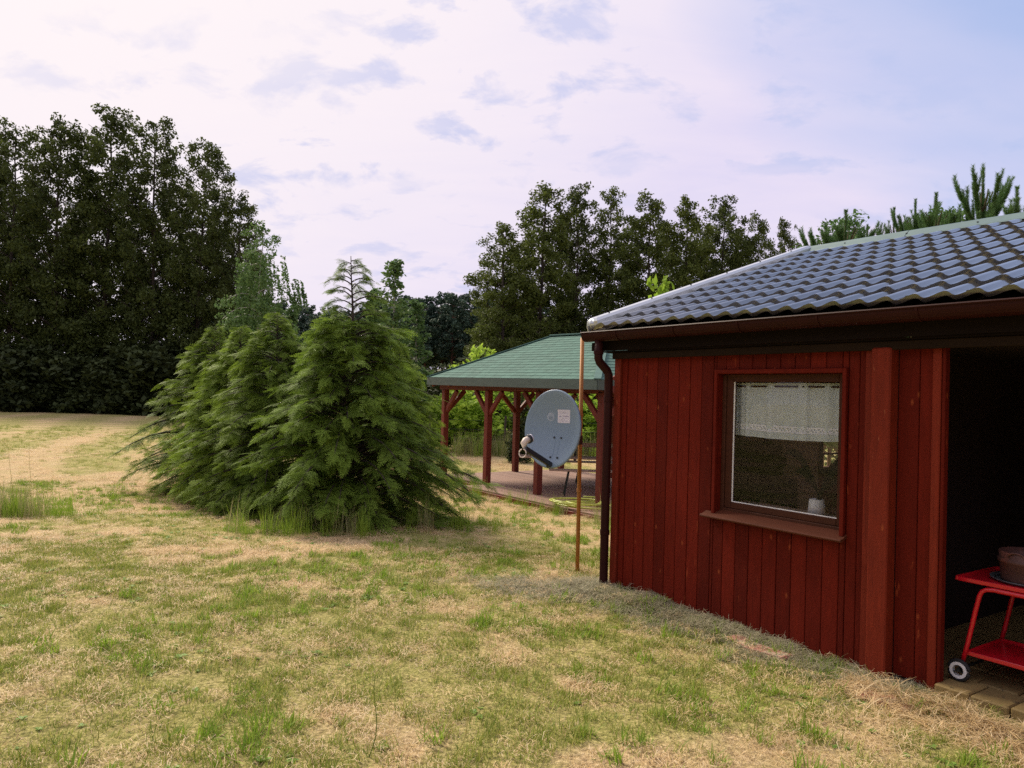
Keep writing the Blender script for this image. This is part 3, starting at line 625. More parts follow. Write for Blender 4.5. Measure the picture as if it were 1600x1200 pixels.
for xx, zz_ in ((-.005, -.075), (.075, -.075), (-.005, -.255), (.075, -.255)):
    MB().tube([(xx, dy_(xx, zz_)+.002, zz_), (xx, dy_(xx, zz_)-.008, zz_)], .009, 8).obj('bolt', M['dishdark'], ref)
for xx in (.012, .06): MB().tube([(xx, dy_(xx, z)-.0005, z) for z in np.linspace(-.10, -.245, 8)], .0022, 6).obj('rib', M['dish'], ref)
arm = MB(); a0_ = Vector((.02, -.05, -.325)); a1_ = Vector((-.02, -.40, -.20)); arm.bar(a0_, a1_, .035, .045, bev=.006); armo = arm.obj('feed_arm', M['dishdark'], ref)
MB().tube([(.02, .01, -.30), (.02, -.10, -.335)], .02, 8).obj('arm_socket', M['dishdark'], armo)
ln = MB(); ln.tube([(-.02, -.42, -.205), (-.02, -.42, -.165), (-.018, -.40, -.135), (-.014, -.365, -.12)], [.024, .028, .030, .030], 14); lno = ln.obj('feed_horn', M['lnb'], ref, True)
MB().tube([(-.014, -.372, -.122), (-.012, -.352, -.113)], .040, 16).obj('horn_collar', M['dishdark'], lno, True)
MB().tube([(-.011, -.352, -.113), (-.009, -.338, -.107)], .037, 16).obj('horn_cap', M['sticker'], lno, True)
MB().tube([(-.02+.032*math.cos(a), -.42+.008*math.cos(a), -.245+.036*math.sin(a)) for a in np.linspace(PI*.6, PI*2.45, 22)], .0055, 6).obj('cable', M['lnb'], ref, True)
bk = MB(); bk.bar((0.03, .02, -.12), (.03, .12, -.12), .08, .16, bev=.005); bk.obj('bracket', M['dishdark'], ref)
MB().bar(Lc+Vector((.03, .06, -.1)), Vector((.0, 0, Lc.z-.1)), .05, .08).obj('mast_clamp', M['dishdark'], dish)

# ------------------------------------------------------------------ gazebo
gz = empty('gazebo', GC, RZ, 'open wooden gazebo with green shingled hip roof and red braced posts', 'gazebo')
GLx, GN1 = 5.62, 3.50
postxy = [(0, 0), (1.84, 0), (3.67, -.02), (5.45, 0), (-.03, 2.07), (0, GN1), (1.84, GN1), (3.67, GN1), (5.45, GN1), (5.45, 1.8)]
ZT = 1.72
pme = MB().box((-.066, -.066, GZ-.06), (.066, .066, ZT), bev=.008).mesh('post', M['post'])
for pu, pn in postxy: share('post', pme, (pu, pn, 0), gz)
def brace(p, d):
    MB().bar((p[0]+d[0]*.05, p[1]+d[1]*.05, 1.22), (p[0]+d[0]*.52, p[1]+d[1]*.52, 1.70), .07, .10, bev=.006).obj('brace', M['post'], gz)
for i, (pu, pn) in enumerate(postxy):
    if pn < .5 or pn > 3:
        if pu > .5: brace((pu, pn), (-1, 0))
        if pu < 5: brace((pu, pn), (1, 0))
    if pu < .5 or pu > 5:
        if pn < 3: brace((pu, pn), (0, 1))
        if pn > .5: brace((pu, pn), (0, -1))
for a, b_ in (((-.2, 0), (5.7, 0)), ((-.2, GN1), (5.7, GN1))): MB().bar((a[0], a[1], ZT+.06), (b_[0], b_[1], ZT+.06), .10, .12, bev=.006).obj('beam', M['post'], gz)
for uu in (0, 5.45): MB().bar((uu, .05, ZT+.055), (uu, GN1-.05, ZT+.055), .10, .12, bev=.006).obj('beam', M['post'], gz)
for k_ in range(9): MB().bar((-.2+k_*.73, -.25, ZT+.10), (-.2+k_*.73, 1.75, ZT+.95), .05, .10).obj('rafter', M['post'], gz)
# deck boards run along u
dn0, dn1, du0, du1 = -.62, GN1+.3, -.15, 6.6
nb = 30; bw = (dn1-dn0)/nb
for k_ in range(nb):
    n0_ = dn0+k_*bw; s0 = du0 if n0_ > -.12 else 2.6+(-.12-n0_)*2.2*0+random.uniform(-.02, .02)
    if n0_ < -.12: s0 = 1.9+random.uniform(-.01, .01)
    MB().box((s0, n0_+.008, GZ-.035), (du1+random.uniform(-.01, .01), n0_+bw-.008, GZ+random.uniform(-.003, .003)), bev=.004).obj('deck_board', M['deck'], gz)
MB().box((1.9, dn0-.03, GZ-.16), (du1, dn0-.002, GZ-.03), bev=.006).obj('deck_edge', M['post'], gz)
MB().box((-.15, -.155, GZ-.16), (1.89, -.125, GZ-.03), bev=.006).obj('deck_edge', M['post'], gz)
# roof
OV = .32; ru0, rn0 = -OV, -OV; ru1 = 5.98-OV; HS = 2.06; rn1 = rn0+2*HS
zL, zR = 1.992, 1.935; RZg = 3.0
def rz_(u): return zL+(zR-zL)*(u-ru0)/(ru1-ru0)
c_ = [Vector((ru0, rn0, zL)), Vector((ru1, rn0, zR)), Vector((ru1, rn1, zR)), Vector((ru0, rn1, zL))]; e_ = [Vector((ru0+HS, rn0+HS, RZg)), Vector((ru1-HS, rn0+HS, RZg-.03))]
groof = MB().add([v+Vector((0, 0, -.012)) for v in c_+e_], [(0, 1, 5, 4), (1, 2, 5), (2, 3, 4, 5), (3, 0, 4)]).obj('roof', M['shinglemass'], gz)
sh_me = {}
NR = 17
def shingle_face(A, B, C_, D_, indiv):
    """A-B eave left to right, D_-C_ top; rows of tabs"""
    massb = MB(); cnt = 0
    nrm = (B-A).cross(D_-A).normalized()
    for r_ in range(NR):
        t0, t1 = r_/NR, (r_+1.25)/NR; t1 = min(t1, 1)
        a0, b0_ = A.lerp(D_, t0), B.lerp(C_, t0); a1, b1_ = A.lerp(D_, t1), B.lerp(C_, t1)
        L_ = (b0_-a0).length; dirr = (b0_-a0).normalized(); upv = (nrm.cross(dirr)).normalized(); hh = (a1-a0).dot(upv)
        n_ = max(1, int(round(L_/.33))); off = (r_ % 2)*.5
        for i in range(-1, n_+1):
            x0 = (i+off)*L_/n_; x1 = x0+L_/n_; x0 = max(0, x0); x1 = min(L_, x1)
            if x1-x0 < .02: continue
            # clip the top corners to the hips
            la = (a1-a0).dot(dirr); lb = L_+(b1_-b0_).dot(dirr)
            tx0 = min(max(x0, la), lb); tx1 = min(max(x1, la), lb)
            g_ = .004; th = .010
            P = [a0+dirr*(x0+g_)+nrm*th, a0+dirr*(x1-g_)+nrm*th, a0+dirr*(tx1-g_)+upv*hh+nrm*.001, a0+dirr*(tx0+g_)+upv*hh+nrm*.001, a0+dirr*(x0+g_)-nrm*.002, a0+dirr*(x1-g_)-nrm*.002]
            F = [(0, 1, 2, 3), (4, 5, 1, 0), (4, 0, 3), (1, 5, 2)]
            if indiv and r_ < 99 and cnt < 290:
                cnt += 1; MB().add(P, F).obj('shingle', M['shingle'], groof)
            else: massb.add(P, F)
    return massb
m1 = shingle_face(c_[0], c_[1], e_[1], e_[0], True)
if m1.v: tag(m1.obj('shingle_course', M['shingle'], groof), kind='stuff')
for q in ((c_[3], c_[0], e_[0], e_[0]), (c_[1], c_[2], e_[1], e_[1]), (c_[2], c_[3], e_[0], e_[1])):
    m1 = shingle_face(*q, False); tag(m1.obj('shingle_course', M['shingle'], groof), kind='stuff')
hp = MB()
for p, q in ((c_[0], e_[0]), (c_[1], e_[1]), (c_[2], e_[1]), (c_[3], e_[0])): hp.bar(p+Vector((0, 0, .012)), q+Vector((0, 0, .012)), .13, .022, bev=.004)
hp.bar(e_[0]+Vector((0, 0, .015)), e_[1]+Vector((0, 0, .015)), .16, .03, bev=.004); hp.obj('hip_cap', M['shinglemass'], groof)
MB().bar(e_[1]+Vector((-.5, 0, .03)), e_[1]+Vector((.0, 0, .03)), .18, .03).obj('ridge_flashing', M['offwhite'], groof)
for p, q in ((0, 1), (1, 2), (2, 3), (3, 0)):
    MB().bar(c_[p]+Vector((0, 0, -.085)), c_[q]+Vector((0, 0, -.085)), .024, .175).obj('fascia', M['fascia'], gz)
# furniture on the deck
def bench(p, q, zt, wd, name, label, cat, back=False):
    p = np.array(p); q = np.array(q); c = (p+q)/2; a = math.atan2(q[1]-p[1], q[0]-p[0]); L_ = np.linalg.norm((q-p)[:2])
    r_ = empty(name, (c[0], c[1], GZ), a, label, cat)
    hz = zt-GZ; np_ = 3 if wd > .4 else 2; pw = wd/np_
    for k_ in range(np_): MB().box((-L_/2, -wd/2+k_*pw+.004, hz-.03), (L_/2, -wd/2+(k_+1)*pw-.004, hz), bev=.004).obj('plank', M['tabletop'], r_)
    for sx in (-1, 1):
        for sy in (-1, 1):
            MB().tube([(sx*(L_/2-.38), sy*wd*.30, hz-.03), (sx*(L_/2-.30), sy*wd*.42, 0)], .016, 6).obj('leg', M['blackmetal'], r_)
        MB().tube([(sx*(L_/2-.33), -wd*.38, hz*.35), (sx*(L_/2-.33), wd*.38, hz*.35)], .010, 6).obj('crossbar', M['blackmetal'], r_)
    if back:
        MB().box((-L_/2, wd/2-.02, hz+.30), (L_/2, wd/2+.01, hz+.40), bev=.004).obj('backrest', M['tabletop'], r_)
        for sx in (-.7, .7): MB().box((sx*L_/2-.03, wd/2+.01, hz-.04), (sx*L_/2+.03, wd/2+.04, hz+.38), bev=.004).obj('back_support', M['blackmetal'], r_)
    return r_
bench(at(812, 713, 15.5), at(975, 716, 15.5), .405, .55, 'picnic_table', 'wood topped picnic table with black legs standing on the gazebo deck', 'table')
bench(at(858, 733, 14.65), at(1000, 735, 14.65), .225, .26, 'bench', 'low plank bench on the near side of the picnic table', 'bench')
bench(at(880, 712, 16.7), at(1010, 714, 16.7), .22, .28, 'bench', 'plank bench with backrest on the far side of the picnic table', 'bench', True)
hs = MB(); pts = []
hc = gw(5.28, -.28, GZ+.02)
for k_ in range(190):
    a = k_/190*2*PI*5.3; rr = .33+.07*math.sin(k_*.11)+.05*math.sin(k_*.043+1)
    pts.append((rr*math.cos(a)*1.25+.10*math.sin(k_*.03), rr*math.sin(a)+.05*math.sin(k_*.07), .012+.018*(k_//36)+.008*math.sin(k_*.35)))
pts = [(p[0], p[1], p[2]) for p in pts]
ho = hs.tube(pts, .015, 6).obj('garden_hose', M['hose'], None, True); ho.location = hc; ho.rotation_euler = (0, 0, RZ+.5)
tag(ho, 'coiled yellow green garden hose lying on the gazebo deck beside the post', 'hose')

# ------------------------------------------------------------------ half buried bricks by the cabin foot
def bric(x, y, z, rot, sx, lab):
    p = at(x, y, 4); d = p-np.array([0, 0, CAMH]); p = np.array([0, 0, CAMH])+d*(z-CAMH)/d[2]
    m_ = MB(); a, b_, c = .125*sx, .062, .03
    m_.box((-a, -b_, -c-.012), (a, b_, c-.012), bev=.008); V = m_.v[0]; V += rng.normal(0, .003, V.shape)
    o = m_.obj('brick', M['brick']); o.location = p; o.rotation_euler = (random.uniform(-.08, .08), random.uniform(-.08, .08), rot); tag(o, lab, 'brick', 'bricks along the cabin foot')
bric(1200, 1020, .015, RZ+.05, 1.2, 'pinkish brick lying flat in dry grass below the cabin window')
bric(1160, 1003, .015, RZ-.1, .7, 'small brick fragment at the wall foot left of the larger pink brick')
bric(1372, 1092, .012, RZ+.25, .75, 'reddish brick piece lying in front of the projecting red post')
bric(1402, 1103, .005, RZ-.1, .6, 'broken brick chip just right of the reddish piece by the post')
bric(1500, 1135, -.015, RZ+.1, .95, 'pale pink brick half buried before the yellow paver edge')

# ------------------------------------------------------------------ trees
def rhombs(C, size, elong=1.7, upbias=.4, r=rng):
    n = len(C); Nn = r.normal(size=(n, 3)); Nn[:, 2] = np.abs(Nn[:, 2])+upbias; Nn /= np.linalg.norm(Nn, axis=1)[:, None]
    A = np.cross(Nn, r.normal(size=(n, 3))); A /= np.linalg.norm(A, axis=1)[:, None]; B = np.cross(Nn, A)
    s = size*(.6+.8*r.random(n))[:, None]
    V = np.stack([C-A*s*elong/2, C+B*s*.5, C+A*s*elong/2, C-B*s*.5], 1).reshape(-1, 3)
    return V, np.arange(4*n).reshape(n, 4)
def broadleaf(H, rad, leaf, nleaf, base=.15, seed=0, profile=None, nlimb=46, clump=.55, droop=0, mats=('alder', 'bark'), trunkr=None, lean=0):
    r = np.random.default_rng(seed); tk = NPB(); trunkr = trunkr or H*.011
    zs = np.linspace(0, H*.98, 12); px = np.cumsum(r.normal(0, H*.004, 12))+lean*zs; py = np.cumsum(r.normal(0, H*.004, 12))
    V, F = tube(np.stack([px, py, zs], 1), trunkr*(1-zs/H)**.8+.006*H/10, 7); tk.add(V, F)
    cl = []; profile = profile or (lambda t: max(.12, math.sin(PI*min(1, (t*.9+.12)))**.7))
    for k in range(nlimb):
        t = (k+.5)/nlimb; z = H*(base+(1-base)*t); L = rad*profile(t)*r.uniform(.65, 1.15); az = k*2.4+r.normal(0, .35)
        bx, by = np.interp(z, zs, px), np.interp(z, zs, py); z0 = z-L*.45
        s = np.linspace(0, 1, 5); P = np.stack([bx+np.cos(az)*L*s, by+np.sin(az)*L*s, z0+L*.55*s-droop*L*s*s], 1)
        V, F = tube(P, trunkr*.32*(1-t*.6)*(1-.8*s)+.004, 4); tk.add(V, F)
        for j in range(max(2, int(4*L/rad+1))):
            q = r.uniform(.35, 1.05); c = P[0]+(P[-1]-P[0])*q; c = c+r.normal(0, .25*clump, 3); c[2] += .55*L*0
            cl.append((c, clump*r.uniform(.55, 1.2)*(0.78+.32*(1-t))))
    for k in range(5): cl.append((np.array([px[-1], py[-1], H*(.93+.015*k)])+r.normal(0, .1, 3), clump*.5))
    w_ = np.array([c[1]**2 for c in cl]); cnt = (w_/w_.sum()*nleaf).astype(int)
    Cs = []
    for (c, rr), n in zip(cl, cnt):
        d = r.normal(size=(n, 3)); d /= np.linalg.norm(d, axis=1)[:, None]+1e-9; d *= (r.random(n)**.45)[:, None]*rr; d[:, 2] *= .72
        Cs.append(c+d)
    C = np.concatenate(Cs); V, F = rhombs(C, leaf, r=r)
    return tk.mesh('trunk', M[mats[1]], True), npmesh('crown', V, F, M[mats[0]])
def plant_tree(protos, name, p, H, Hp, label, group=None, rot=None, sxy=1.0, cat='tree'):
    o = empty(name, (p[0], p[1], float(ground_z(p[0], p[1]))-.05), random.uniform(0, 6.28) if rot is None else rot, label, cat, group)
    k = H/Hp; tr, cr = protos
    for nm, me in (('trunk', tr), ('crown', cr)):
        c = link(bpy.data.objects.new(nm, me), o); c.scale = (k*sxy, k*sxy, k)
    return o
def height_at(x, y, D, g=-.4): P = at(x, y, D); return P, P[2]-g
alder_prof = lambda t: (.78+.22*math.sin(PI*t)) if t < .6 else max(.12, math.sqrt(max(0, 1-((t-.6)/.42)**2))*.98)
AL = [broadleaf(18, 2.9, .135, 30000, .10, 100+i, alder_prof, 105, .72) for i in range(4)]
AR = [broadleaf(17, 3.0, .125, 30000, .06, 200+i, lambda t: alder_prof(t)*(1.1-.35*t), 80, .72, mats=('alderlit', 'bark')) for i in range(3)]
lab = ['tall alder at the very left edge, cut by the frame', 'second dark alder from the left with a rounded top', 'tallest dark alder of the left clump, its pointed top highest of all',
       'dark alder just right of the tallest one in the left clump', 'dark alder with stepped crown on the right shoulder of the left clump', 'short slender alder ending the left clump beside the weeping birch']
gA = 'dark alders of the left clump'
for i, (x, y, D, sx) in enumerate(((28, 196, 53, .8), (102, 190, 52, .8), (176, 172, 53, .85), (248, 190, 52, .75), (318, 224, 52, .75), (372, 306, 51, .85))):
    P, H = height_at(x, y, D); plant_tree(AL[i % 4], 'alder_tree', P, H, 18, lab[i], gA, sxy=sx)
for i, (x, y, D) in enumerate(((-45, 205, 54), (-110, 190, 55), (-180, 210, 53), (66, 320, 58), (140, 300, 59), (212, 330, 58), (284, 290, 59), (345, 330, 58), (-10, 260, 60), (400, 400, 60))):
    P, H = height_at(x, y, D); plant_tree(AL[(i+1) % 4], 'alder_tree', P, H, 18, 'dark alder standing in the rear rows behind the left clump', 'rear alders of the left clump', sxy=.8)
labr = ['small rounded alder at the left foot of the right hand alder row', 'broad full crowned alder left in the row above the gazebo', 'narrow alder right of the broad crowned one in the row above the gazebo', 'slim pointed alder in the middle of the row above the gazebo',
        'olive alder with flat broad top just left of the rounded lighter one', 'rounded lighter green alder above the cabin eave', 'alder with ragged top behind the cabin verge', 'lower loose alder at the right end of the row', 'thin lone alder with pointed top rising behind the cabin ridge end']
for i, (x, y, D, sx) in enumerate(((790, 352, 50, .9), (848, 294, 52, .9), (908, 292, 53, .62), (955, 296, 53, .6), (1014, 307, 52, .8), (1080, 311, 52, .75), (1130, 309, 53, .65), (1184, 340, 53, .6), (1230, 342, 50, .45))):
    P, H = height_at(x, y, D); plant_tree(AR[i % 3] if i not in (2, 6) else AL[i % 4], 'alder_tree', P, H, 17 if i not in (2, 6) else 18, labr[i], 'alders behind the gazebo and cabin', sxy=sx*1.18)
for i, (x, y, D) in enumerate(((765, 430, 54), (820, 372, 58), (880, 350, 59), (985, 350, 58), (1048, 350, 59), (1105, 352, 58), (1160, 372, 58), (1210, 400, 57), (1270, 400, 58))):
    P, H = height_at(x, y, D); plant_tree(AR[(i+1) % 3], 'alder_tree', P, H, 17, 'alder in the second row behind the gazebo alders', 'rear alders behind the gazebo', sxy=.95)
# undergrowth at the foot of the woods
US = [broadleaf(3.2, 1.7, .15, 5200, .02, 300+i, lambda t: .55+.45*math.sin(PI*t), 30, .55, mats=('under', 'bark'), trunkr=.03) for i in range(2)]
for i in range(20):
    x = -60+i*25+random.uniform(-8, 8); P = at(x, 600, random.uniform(50.3, 52))
    plant_tree(US[i % 2], 'shrub', P, random.uniform(2.6, 4.6), 3.2, 'dark bushy shrub along the shaded foot of the left alders', 'undergrowth shrubs of the left clump', sxy=1.25, cat='shrub')
for i in range(16):
    x = 700+i*34+random.uniform(-8, 8); P = at(x, 600, random.uniform(44, 50))
    plant_tree(US[i % 2], 'shrub', P, random.uniform(2.2, 4), 3.2, 'dark bushy shrub under the alders behind the gazebo', 'undergrowth shrubs behind the gazebo', sxy=1.3, cat='shrub')
for i in range(15):
    P = at(395+i*26+random.uniform(-8, 8), 600, random.uniform(74, 80)); plant_tree(US[i % 2], 'shrub', P, random.uniform(4, 6), 3.2, 'dark undergrowth shrub at the foot of the distant pines', 'undergrowth shrubs below the distant pines', sxy=1.3, cat='shrub')
# far pines
def pine(H, rad, seed, nn, base=.45, leaf=.17):
    return broadleaf(H, rad, leaf, nn, base, seed, lambda t: .5+.5*math.sin(PI*(t*.8+.2)), 44, .55, mats=('pineneedle', 'pinebark'), trunkr=.16)
PN = [pine(14, 2.4, 400+i, 10000) for i in range(3)]
pl = [(430, 470), (450, 488), (470, 478), (495, 492), (520, 486), (545, 490), (570, 480), (595, 470), (620, 462), (648, 466), (668, 462), (690, 458), (712, 460), (732, 458), (750, 470), (775, 470), (660, 480), (702, 482), (740, 490)]
for i, (x, y) in enumerate(pl):
    P, H = height_at(x, y, 84+7*(i % 3)+random.uniform(0, 4)); plant_tree(PN[i % 3], 'pine_tree', P, H, 14, 'distant bluish pine with bare reddish trunk in the gap between the alders', 'distant pines in the gap', sxy=1.0)
for i in range(34):                                        # the wood goes on behind
    x = 330+i*17; P, H = height_at(x, 480+random.uniform(-8, 14), 98+random.uniform(0, 12)); plant_tree(PN[i % 3], 'pine_tree', P, H, 14, 'distant pine in the closed wood behind the front pines', 'distant pines of the back wood', sxy=1.05)
# woods to the left, behind the camera's left shoulder (mirrored in the window)
for i in range(15):
    a = R(-52-i*9); D = random.uniform(40, 50); P = np.array([math.sin(a)*D, math.cos(a)*D, 0]); plant_tree(AL[i % 4], 'alder_tree', P, random.uniform(15, 19), 18, 'alder in the wood round the left side of the field', 'alders left of the field', sxy=1.15)
# weeping birch, small birches
WB = broadleaf(8.6, 1.5, .075, 13000, .10, 501, lambda t: .75+.35*math.sin(PI*t) if t < .8 else .5, 44, .42, droop=.75, mats=('birch', 'birchbark'), trunkr=.07)
P, H = height_at(408, 345, 33); plant_tree(WB, 'birch_tree', P, H, 8.6, 'weeping birch with hanging pale green twigs beside the left alders', None, 1.0, .85)
def weeps(P0, n, L, seed, mt):
    r = np.random.default_rng(seed); Cs = []
    for _ in range(n):
        a = r.uniform(0, 6.28); rr = r.uniform(.3, 1); zt = r.uniform(.35, .95)*8.3; c = np.array([math.cos(a)*rr*1.25, math.sin(a)*rr*1.25, zt]); l = r.uniform(.5, 1)*L
        s = r.random(34); Cs.append(c+np.stack([.12*np.cos(a)*s+r.normal(0, .035, 34), .12*np.sin(a)*s+r.normal(0, .035, 34), -l*s], 1))
    V, F = rhombs(np.concatenate(Cs), .07, 2.2, 0, r); return npmesh('hanging_twigs', V, F, mt)
wme = weeps(None, 190, 1.5, 5, M['birch'])
wb_o = [o for o in bpy.data.objects if o.name == 'birch_tree'][0]; link(bpy.data.objects.new('hanging_twigs', wme), wb_o)
tw = np.random.default_rng(8); Cs = []
for k_ in range(16):                                       # the long side branch over the gap
    c = np.array([1.2+.9*tw.random(), -.8*tw.random(), 6.0+.9*tw.random()]); s = tw.random(36); Cs.append(c+np.stack([.15*s, .05*s, -1.1*s*tw.uniform(.5, 1)], 1)+tw.normal(0, .03, (36, 3)))
V, F = rhombs(np.concatenate(Cs), .07, 2.2, 0, tw); so = link(bpy.data.objects.new('side_branch', npmesh('side_branch', V, F, M['birch'])), wb_o); so.rotation_euler = (0, 0, -1.0)
SB = [broadleaf(6, 1.0, .075, 6500, .08, 510+i, lambda t: max(.12, 1-t*.95), 50, .26, mats=('birch', 'birchbark'), trunkr=.045) for i in range(2)]
for i, (x, y, D, l) in enumerate(((615, 406, 26, 'slender young birch with pointed airy crown behind the large hemlock'), (583, 455, 27, 'shorter young birch left of the slender one behind the hemlock'), (655, 470, 27, 'leafy young birch right of the slender one by the gazebo roof'), (455, 478, 36, 'small green birch beyond the hemlocks beside the weeping birch'))):
    P, H = height_at(x, y, D); plant_tree(SB[i % 2], 'birch_tree', P, H, 6, l, 'young birches behind the hemlocks', sxy=1.15)
# bright young growth behind the gazebo
BS = [broadleaf(2.6, .95, .10, 2600, .12, 530+i, lambda t: .5+.5*math.sin(PI*t), 26, .32, mats=('shrubbright', 'bark'), trunkr=.022) for i in range(2)]
bl = ['bright green sapling behind the leftmost gazebo post', 'bright green sapling seen between the first two gazebo posts', 'leafy bright sapling behind the second gazebo post', 'bright sapling seen left of the satellite dish', 'bright green sapling behind the middle of the gazebo', 'bright sapling seen between the mast and the right post', 'low bright sapling left of the gazebo beside the hemlock', 'bright sapling rising past the left slope of the gazebo roof']
for i, (x, y, D, s_) in enumerate(((690, 618, 27, 1.1), (728, 606, 26, 1.2), (775, 612, 27, 1.1), (826, 612, 27, 1), (872, 612, 28, 1.2), (928, 616, 27, 1.2), (668, 640, 29, 1), (745, 548, 29, .6))):
    P, H = height_at(x, y, D); plant_tree(BS[i % 2], 'young_tree', P, H, 2.6, bl[i], 'bright saplings behind the gazebo', sxy=1.3*s_, cat='sapling')
P, H = height_at(1045, 452, 24); plant_tree(BS[0], 'young_tree', P, H, 2.6, 'bright leafy treetop showing above the cabin verge', None, sxy=.5, cat='sapling')
JU = broadleaf(2.0, .6, .07, 3200, .03, 540, lambda t: max(.15, 1-t*.8), 34, .22, mats=('juniper', 'bark'), trunkr=.03)
P, H = height_at(812, 628, 22.5); plant_tree(JU, 'juniper_bush', P, H, 2.0, 'dark upright juniper bush just behind the gazebo deck', None, sxy=.9, cat='bush')

# hemlocks: arching branches carrying flat feathery sprays
def spray(r, nt=9):
    V = []; F = []; n = 0
    def leaf(p, q, wd):
        nonlocal n
        p = np.array(p); q = np.array(q); d = q-p; s = np.cross(d, [0, 0, 1]); s /= np.linalg.norm(s)+1e-9
        m_ = p+d*.5; V.extend([p, m_+s*wd, q, m_-s*wd]); F.append((n, n+1, n+2, n+3)); n += 4
    for i in range(nt):
        t = (i+.6)/nt; x = t; z = -.22*x*x
        for sg in (-1, 1):
            l = (.44*(1-t)**.75+.07)*r.uniform(.7, 1.2); a = R(50+r.normal(0, 8)); q = np.array((x+l*math.cos(a), sg*l*math.sin(a), z-.45*l*l-.02*l)); b0 = np.array([x, 0, z])
            leaf(b0, q, .013)
            m_ = 3 if l > .26 else (2 if l > .13 else 0)
            for j in range(m_):
                tt = (j+.8)/(m_+.6); bp = b0+(q-b0)*tt; l2 = l*.38*(1.15-tt)
                for s2 in (-1, 1):
                    a2 = sg*a+s2*R(48); leaf(bp, bp+np.array([l2*math.cos(a2), l2*math.sin(a2), -.06*l2]), .016)
    leaf((.0, 0, 0), (.5, 0, -.055), .008); leaf((.5, 0, -.055), (1.08, 0, -.26), .015)
    return np.array(V), np.array(F)
def hemlock(H, prof, nb, per, seed, mt, Ls=.34, spire=.74):
    r = np.random.default_rng(seed); protos = [spray(r) for _ in range(3)]; tk = NPB()
    zs = np.linspace(0, H, 14); tx = .03*np.sin(zs*3); ty = .02*np.cos(zs*2)
    V, F = tube(np.stack([tx, ty, zs], 1), .055*(1-zs/H)+.005, 7); tk.add(V, F)
    fr = [[], [], []]; nsp = 26
    for k in range(nb+nsp):
        sp = k >= nb; t = spire*((k+.5)/nb)**1.0 if not sp else spire+(1-spire)*(k-nb+.5)/nsp
        z = H*(.03+.955*t); az = k*2.39996+r.normal(0, .3)
        L = prof(t, az)*(r.uniform(.72, 1.16) if t > .12 else r.uniform(.85, 1.02))*(1 if t < .0 else .84+.30*vnoise(np.array(az*1.3+9), np.array(z*2.2+seed), 1.0, seed % 17)); s = np.linspace(0, 1, 7)
        if sp: up_, dr_ = .75, .62+.2*r.random()
        else: up_, dr_ = .42+.35*t, .50+.15*r.random()
        P = np.stack([np.interp(z, zs, tx)+np.cos(az)*L*s, np.interp(z, zs, ty)+np.sin(az)*L*s, z+L*(up_*s-dr_*s*s)], 1)
        P[:, 2] = np.maximum(P[:, 2], .06+.05*r.random()+.0*s)
        V, F = tube(P, .011*(1-.8*s)*(.4+L)+.0018, 4); tk.add(V, F)
        n = max(3, int(per*(L+.25))) if not sp else int(6+L*34)
        for j in range(n):
            q = r.uniform(.18, 1.0)**.72; q = min(q, .999); i0 = min(5, int(q*6)); c = P[i0]+(P[i0+1]-P[i0])*(q*6-i0)
            tdir = P[i0+1]-P[i0]; a0 = math.atan2(tdir[1], tdir[0]); sg = 1 if j % 2 else -1; yaw = a0+(sg*R(r.uniform(25, 70)) if q < .92 else r.normal(0, .2))
            pit = math.atan2(tdir[2], np.hypot(tdir[0], tdir[1]))*.6-r.uniform(-.35, .40); ln_ = Ls*r.uniform(.6, 1.25)*(1-.2*q)*(1 if not sp else .62)
            fr[r.integers(3)].append((c, yaw, pit, r.normal(0, .4), ln_, min(1, max(0, q**2*.85+r.normal(0, .18)))))
    out = NPB(); tips = []
    for (pv, pf), fl in zip(protos, fr):
        if not fl: continue
        c = np.array([f[0] for f in fl]); yw = np.array([f[1] for f in fl]); pt = np.array([f[2] for f in fl]); rl = np.array([f[3] for f in fl]); l = np.array([f[4] for f in fl])
        ex = np.stack([np.cos(pt)*np.cos(yw), np.cos(pt)*np.sin(yw), np.sin(pt)], 1); ey0 = np.stack([-np.sin(yw), np.cos(yw), 0*yw], 1); ez0 = np.cross(ex, ey0)
        ey = ey0*np.cos(rl)[:, None]+ez0*np.sin(rl)[:, None]; ez = np.cross(ex, ey)
        V = c[:, None]+l[:, None, None]*(pv[None, :, 0:1]*ex[:, None]+pv[None, :, 1:2]*ey[:, None]+pv[None, :, 2:3]*ez[:, None])
        n, m_ = len(fl), len(pv); tips.append((np.array([f[5] for f in fl])[:, None]*.75+.45*np.clip(np.hypot(pv[:, 0], pv[:, 1]), 0, 1)[None]**1.5-.1).ravel()); V[:, :, 2] = np.maximum(V[:, :, 2], .02)
        out.add(V.reshape(-1, 3), (pf[None]+np.arange(n)[:, None, None]*m_).reshape(-1, 4))
    print('hemlock quads', sum(len(f) for f in out.f))
    cme = out.mesh('crown', mt); ta = cme.attributes.new('tip', 'FLOAT', 'POINT'); ta.data.foreach_set('value', np.concatenate(tips).astype(np.float32))
    return tk.mesh('trunk', M['bark'], True), cme
def pf_main(t, az):
    b_ = np.interp(t, [0, .08, .25, .42, .58, .68, .74, .80, .90, 1], [1.05, 1.30, 1.26, 1.02, .78, .58, .48, .48, .36, .08])
    return b_*(1+.10*math.cos(az+.25)+.05*math.sin(3*az+t*9)+(.17*math.cos(az) if t < .22 and math.cos(az) > 0 else 0))
def pf_b(t, az): return np.interp(t, [0, .1, .35, .6, .76, .88, 1], [.85, 1.28, 1.20, .82, .52, .34, .06])*(1+.12*math.sin(2*az+1)+.06*math.sin(5*az+t*7))
HM = hemlock(3.62, pf_main, 250, 24, 601, M['hemlock'], .27)
HB = hemlock(3.0, pf_b, 185, 20, 602, M['hemlock2'], .27, .84)
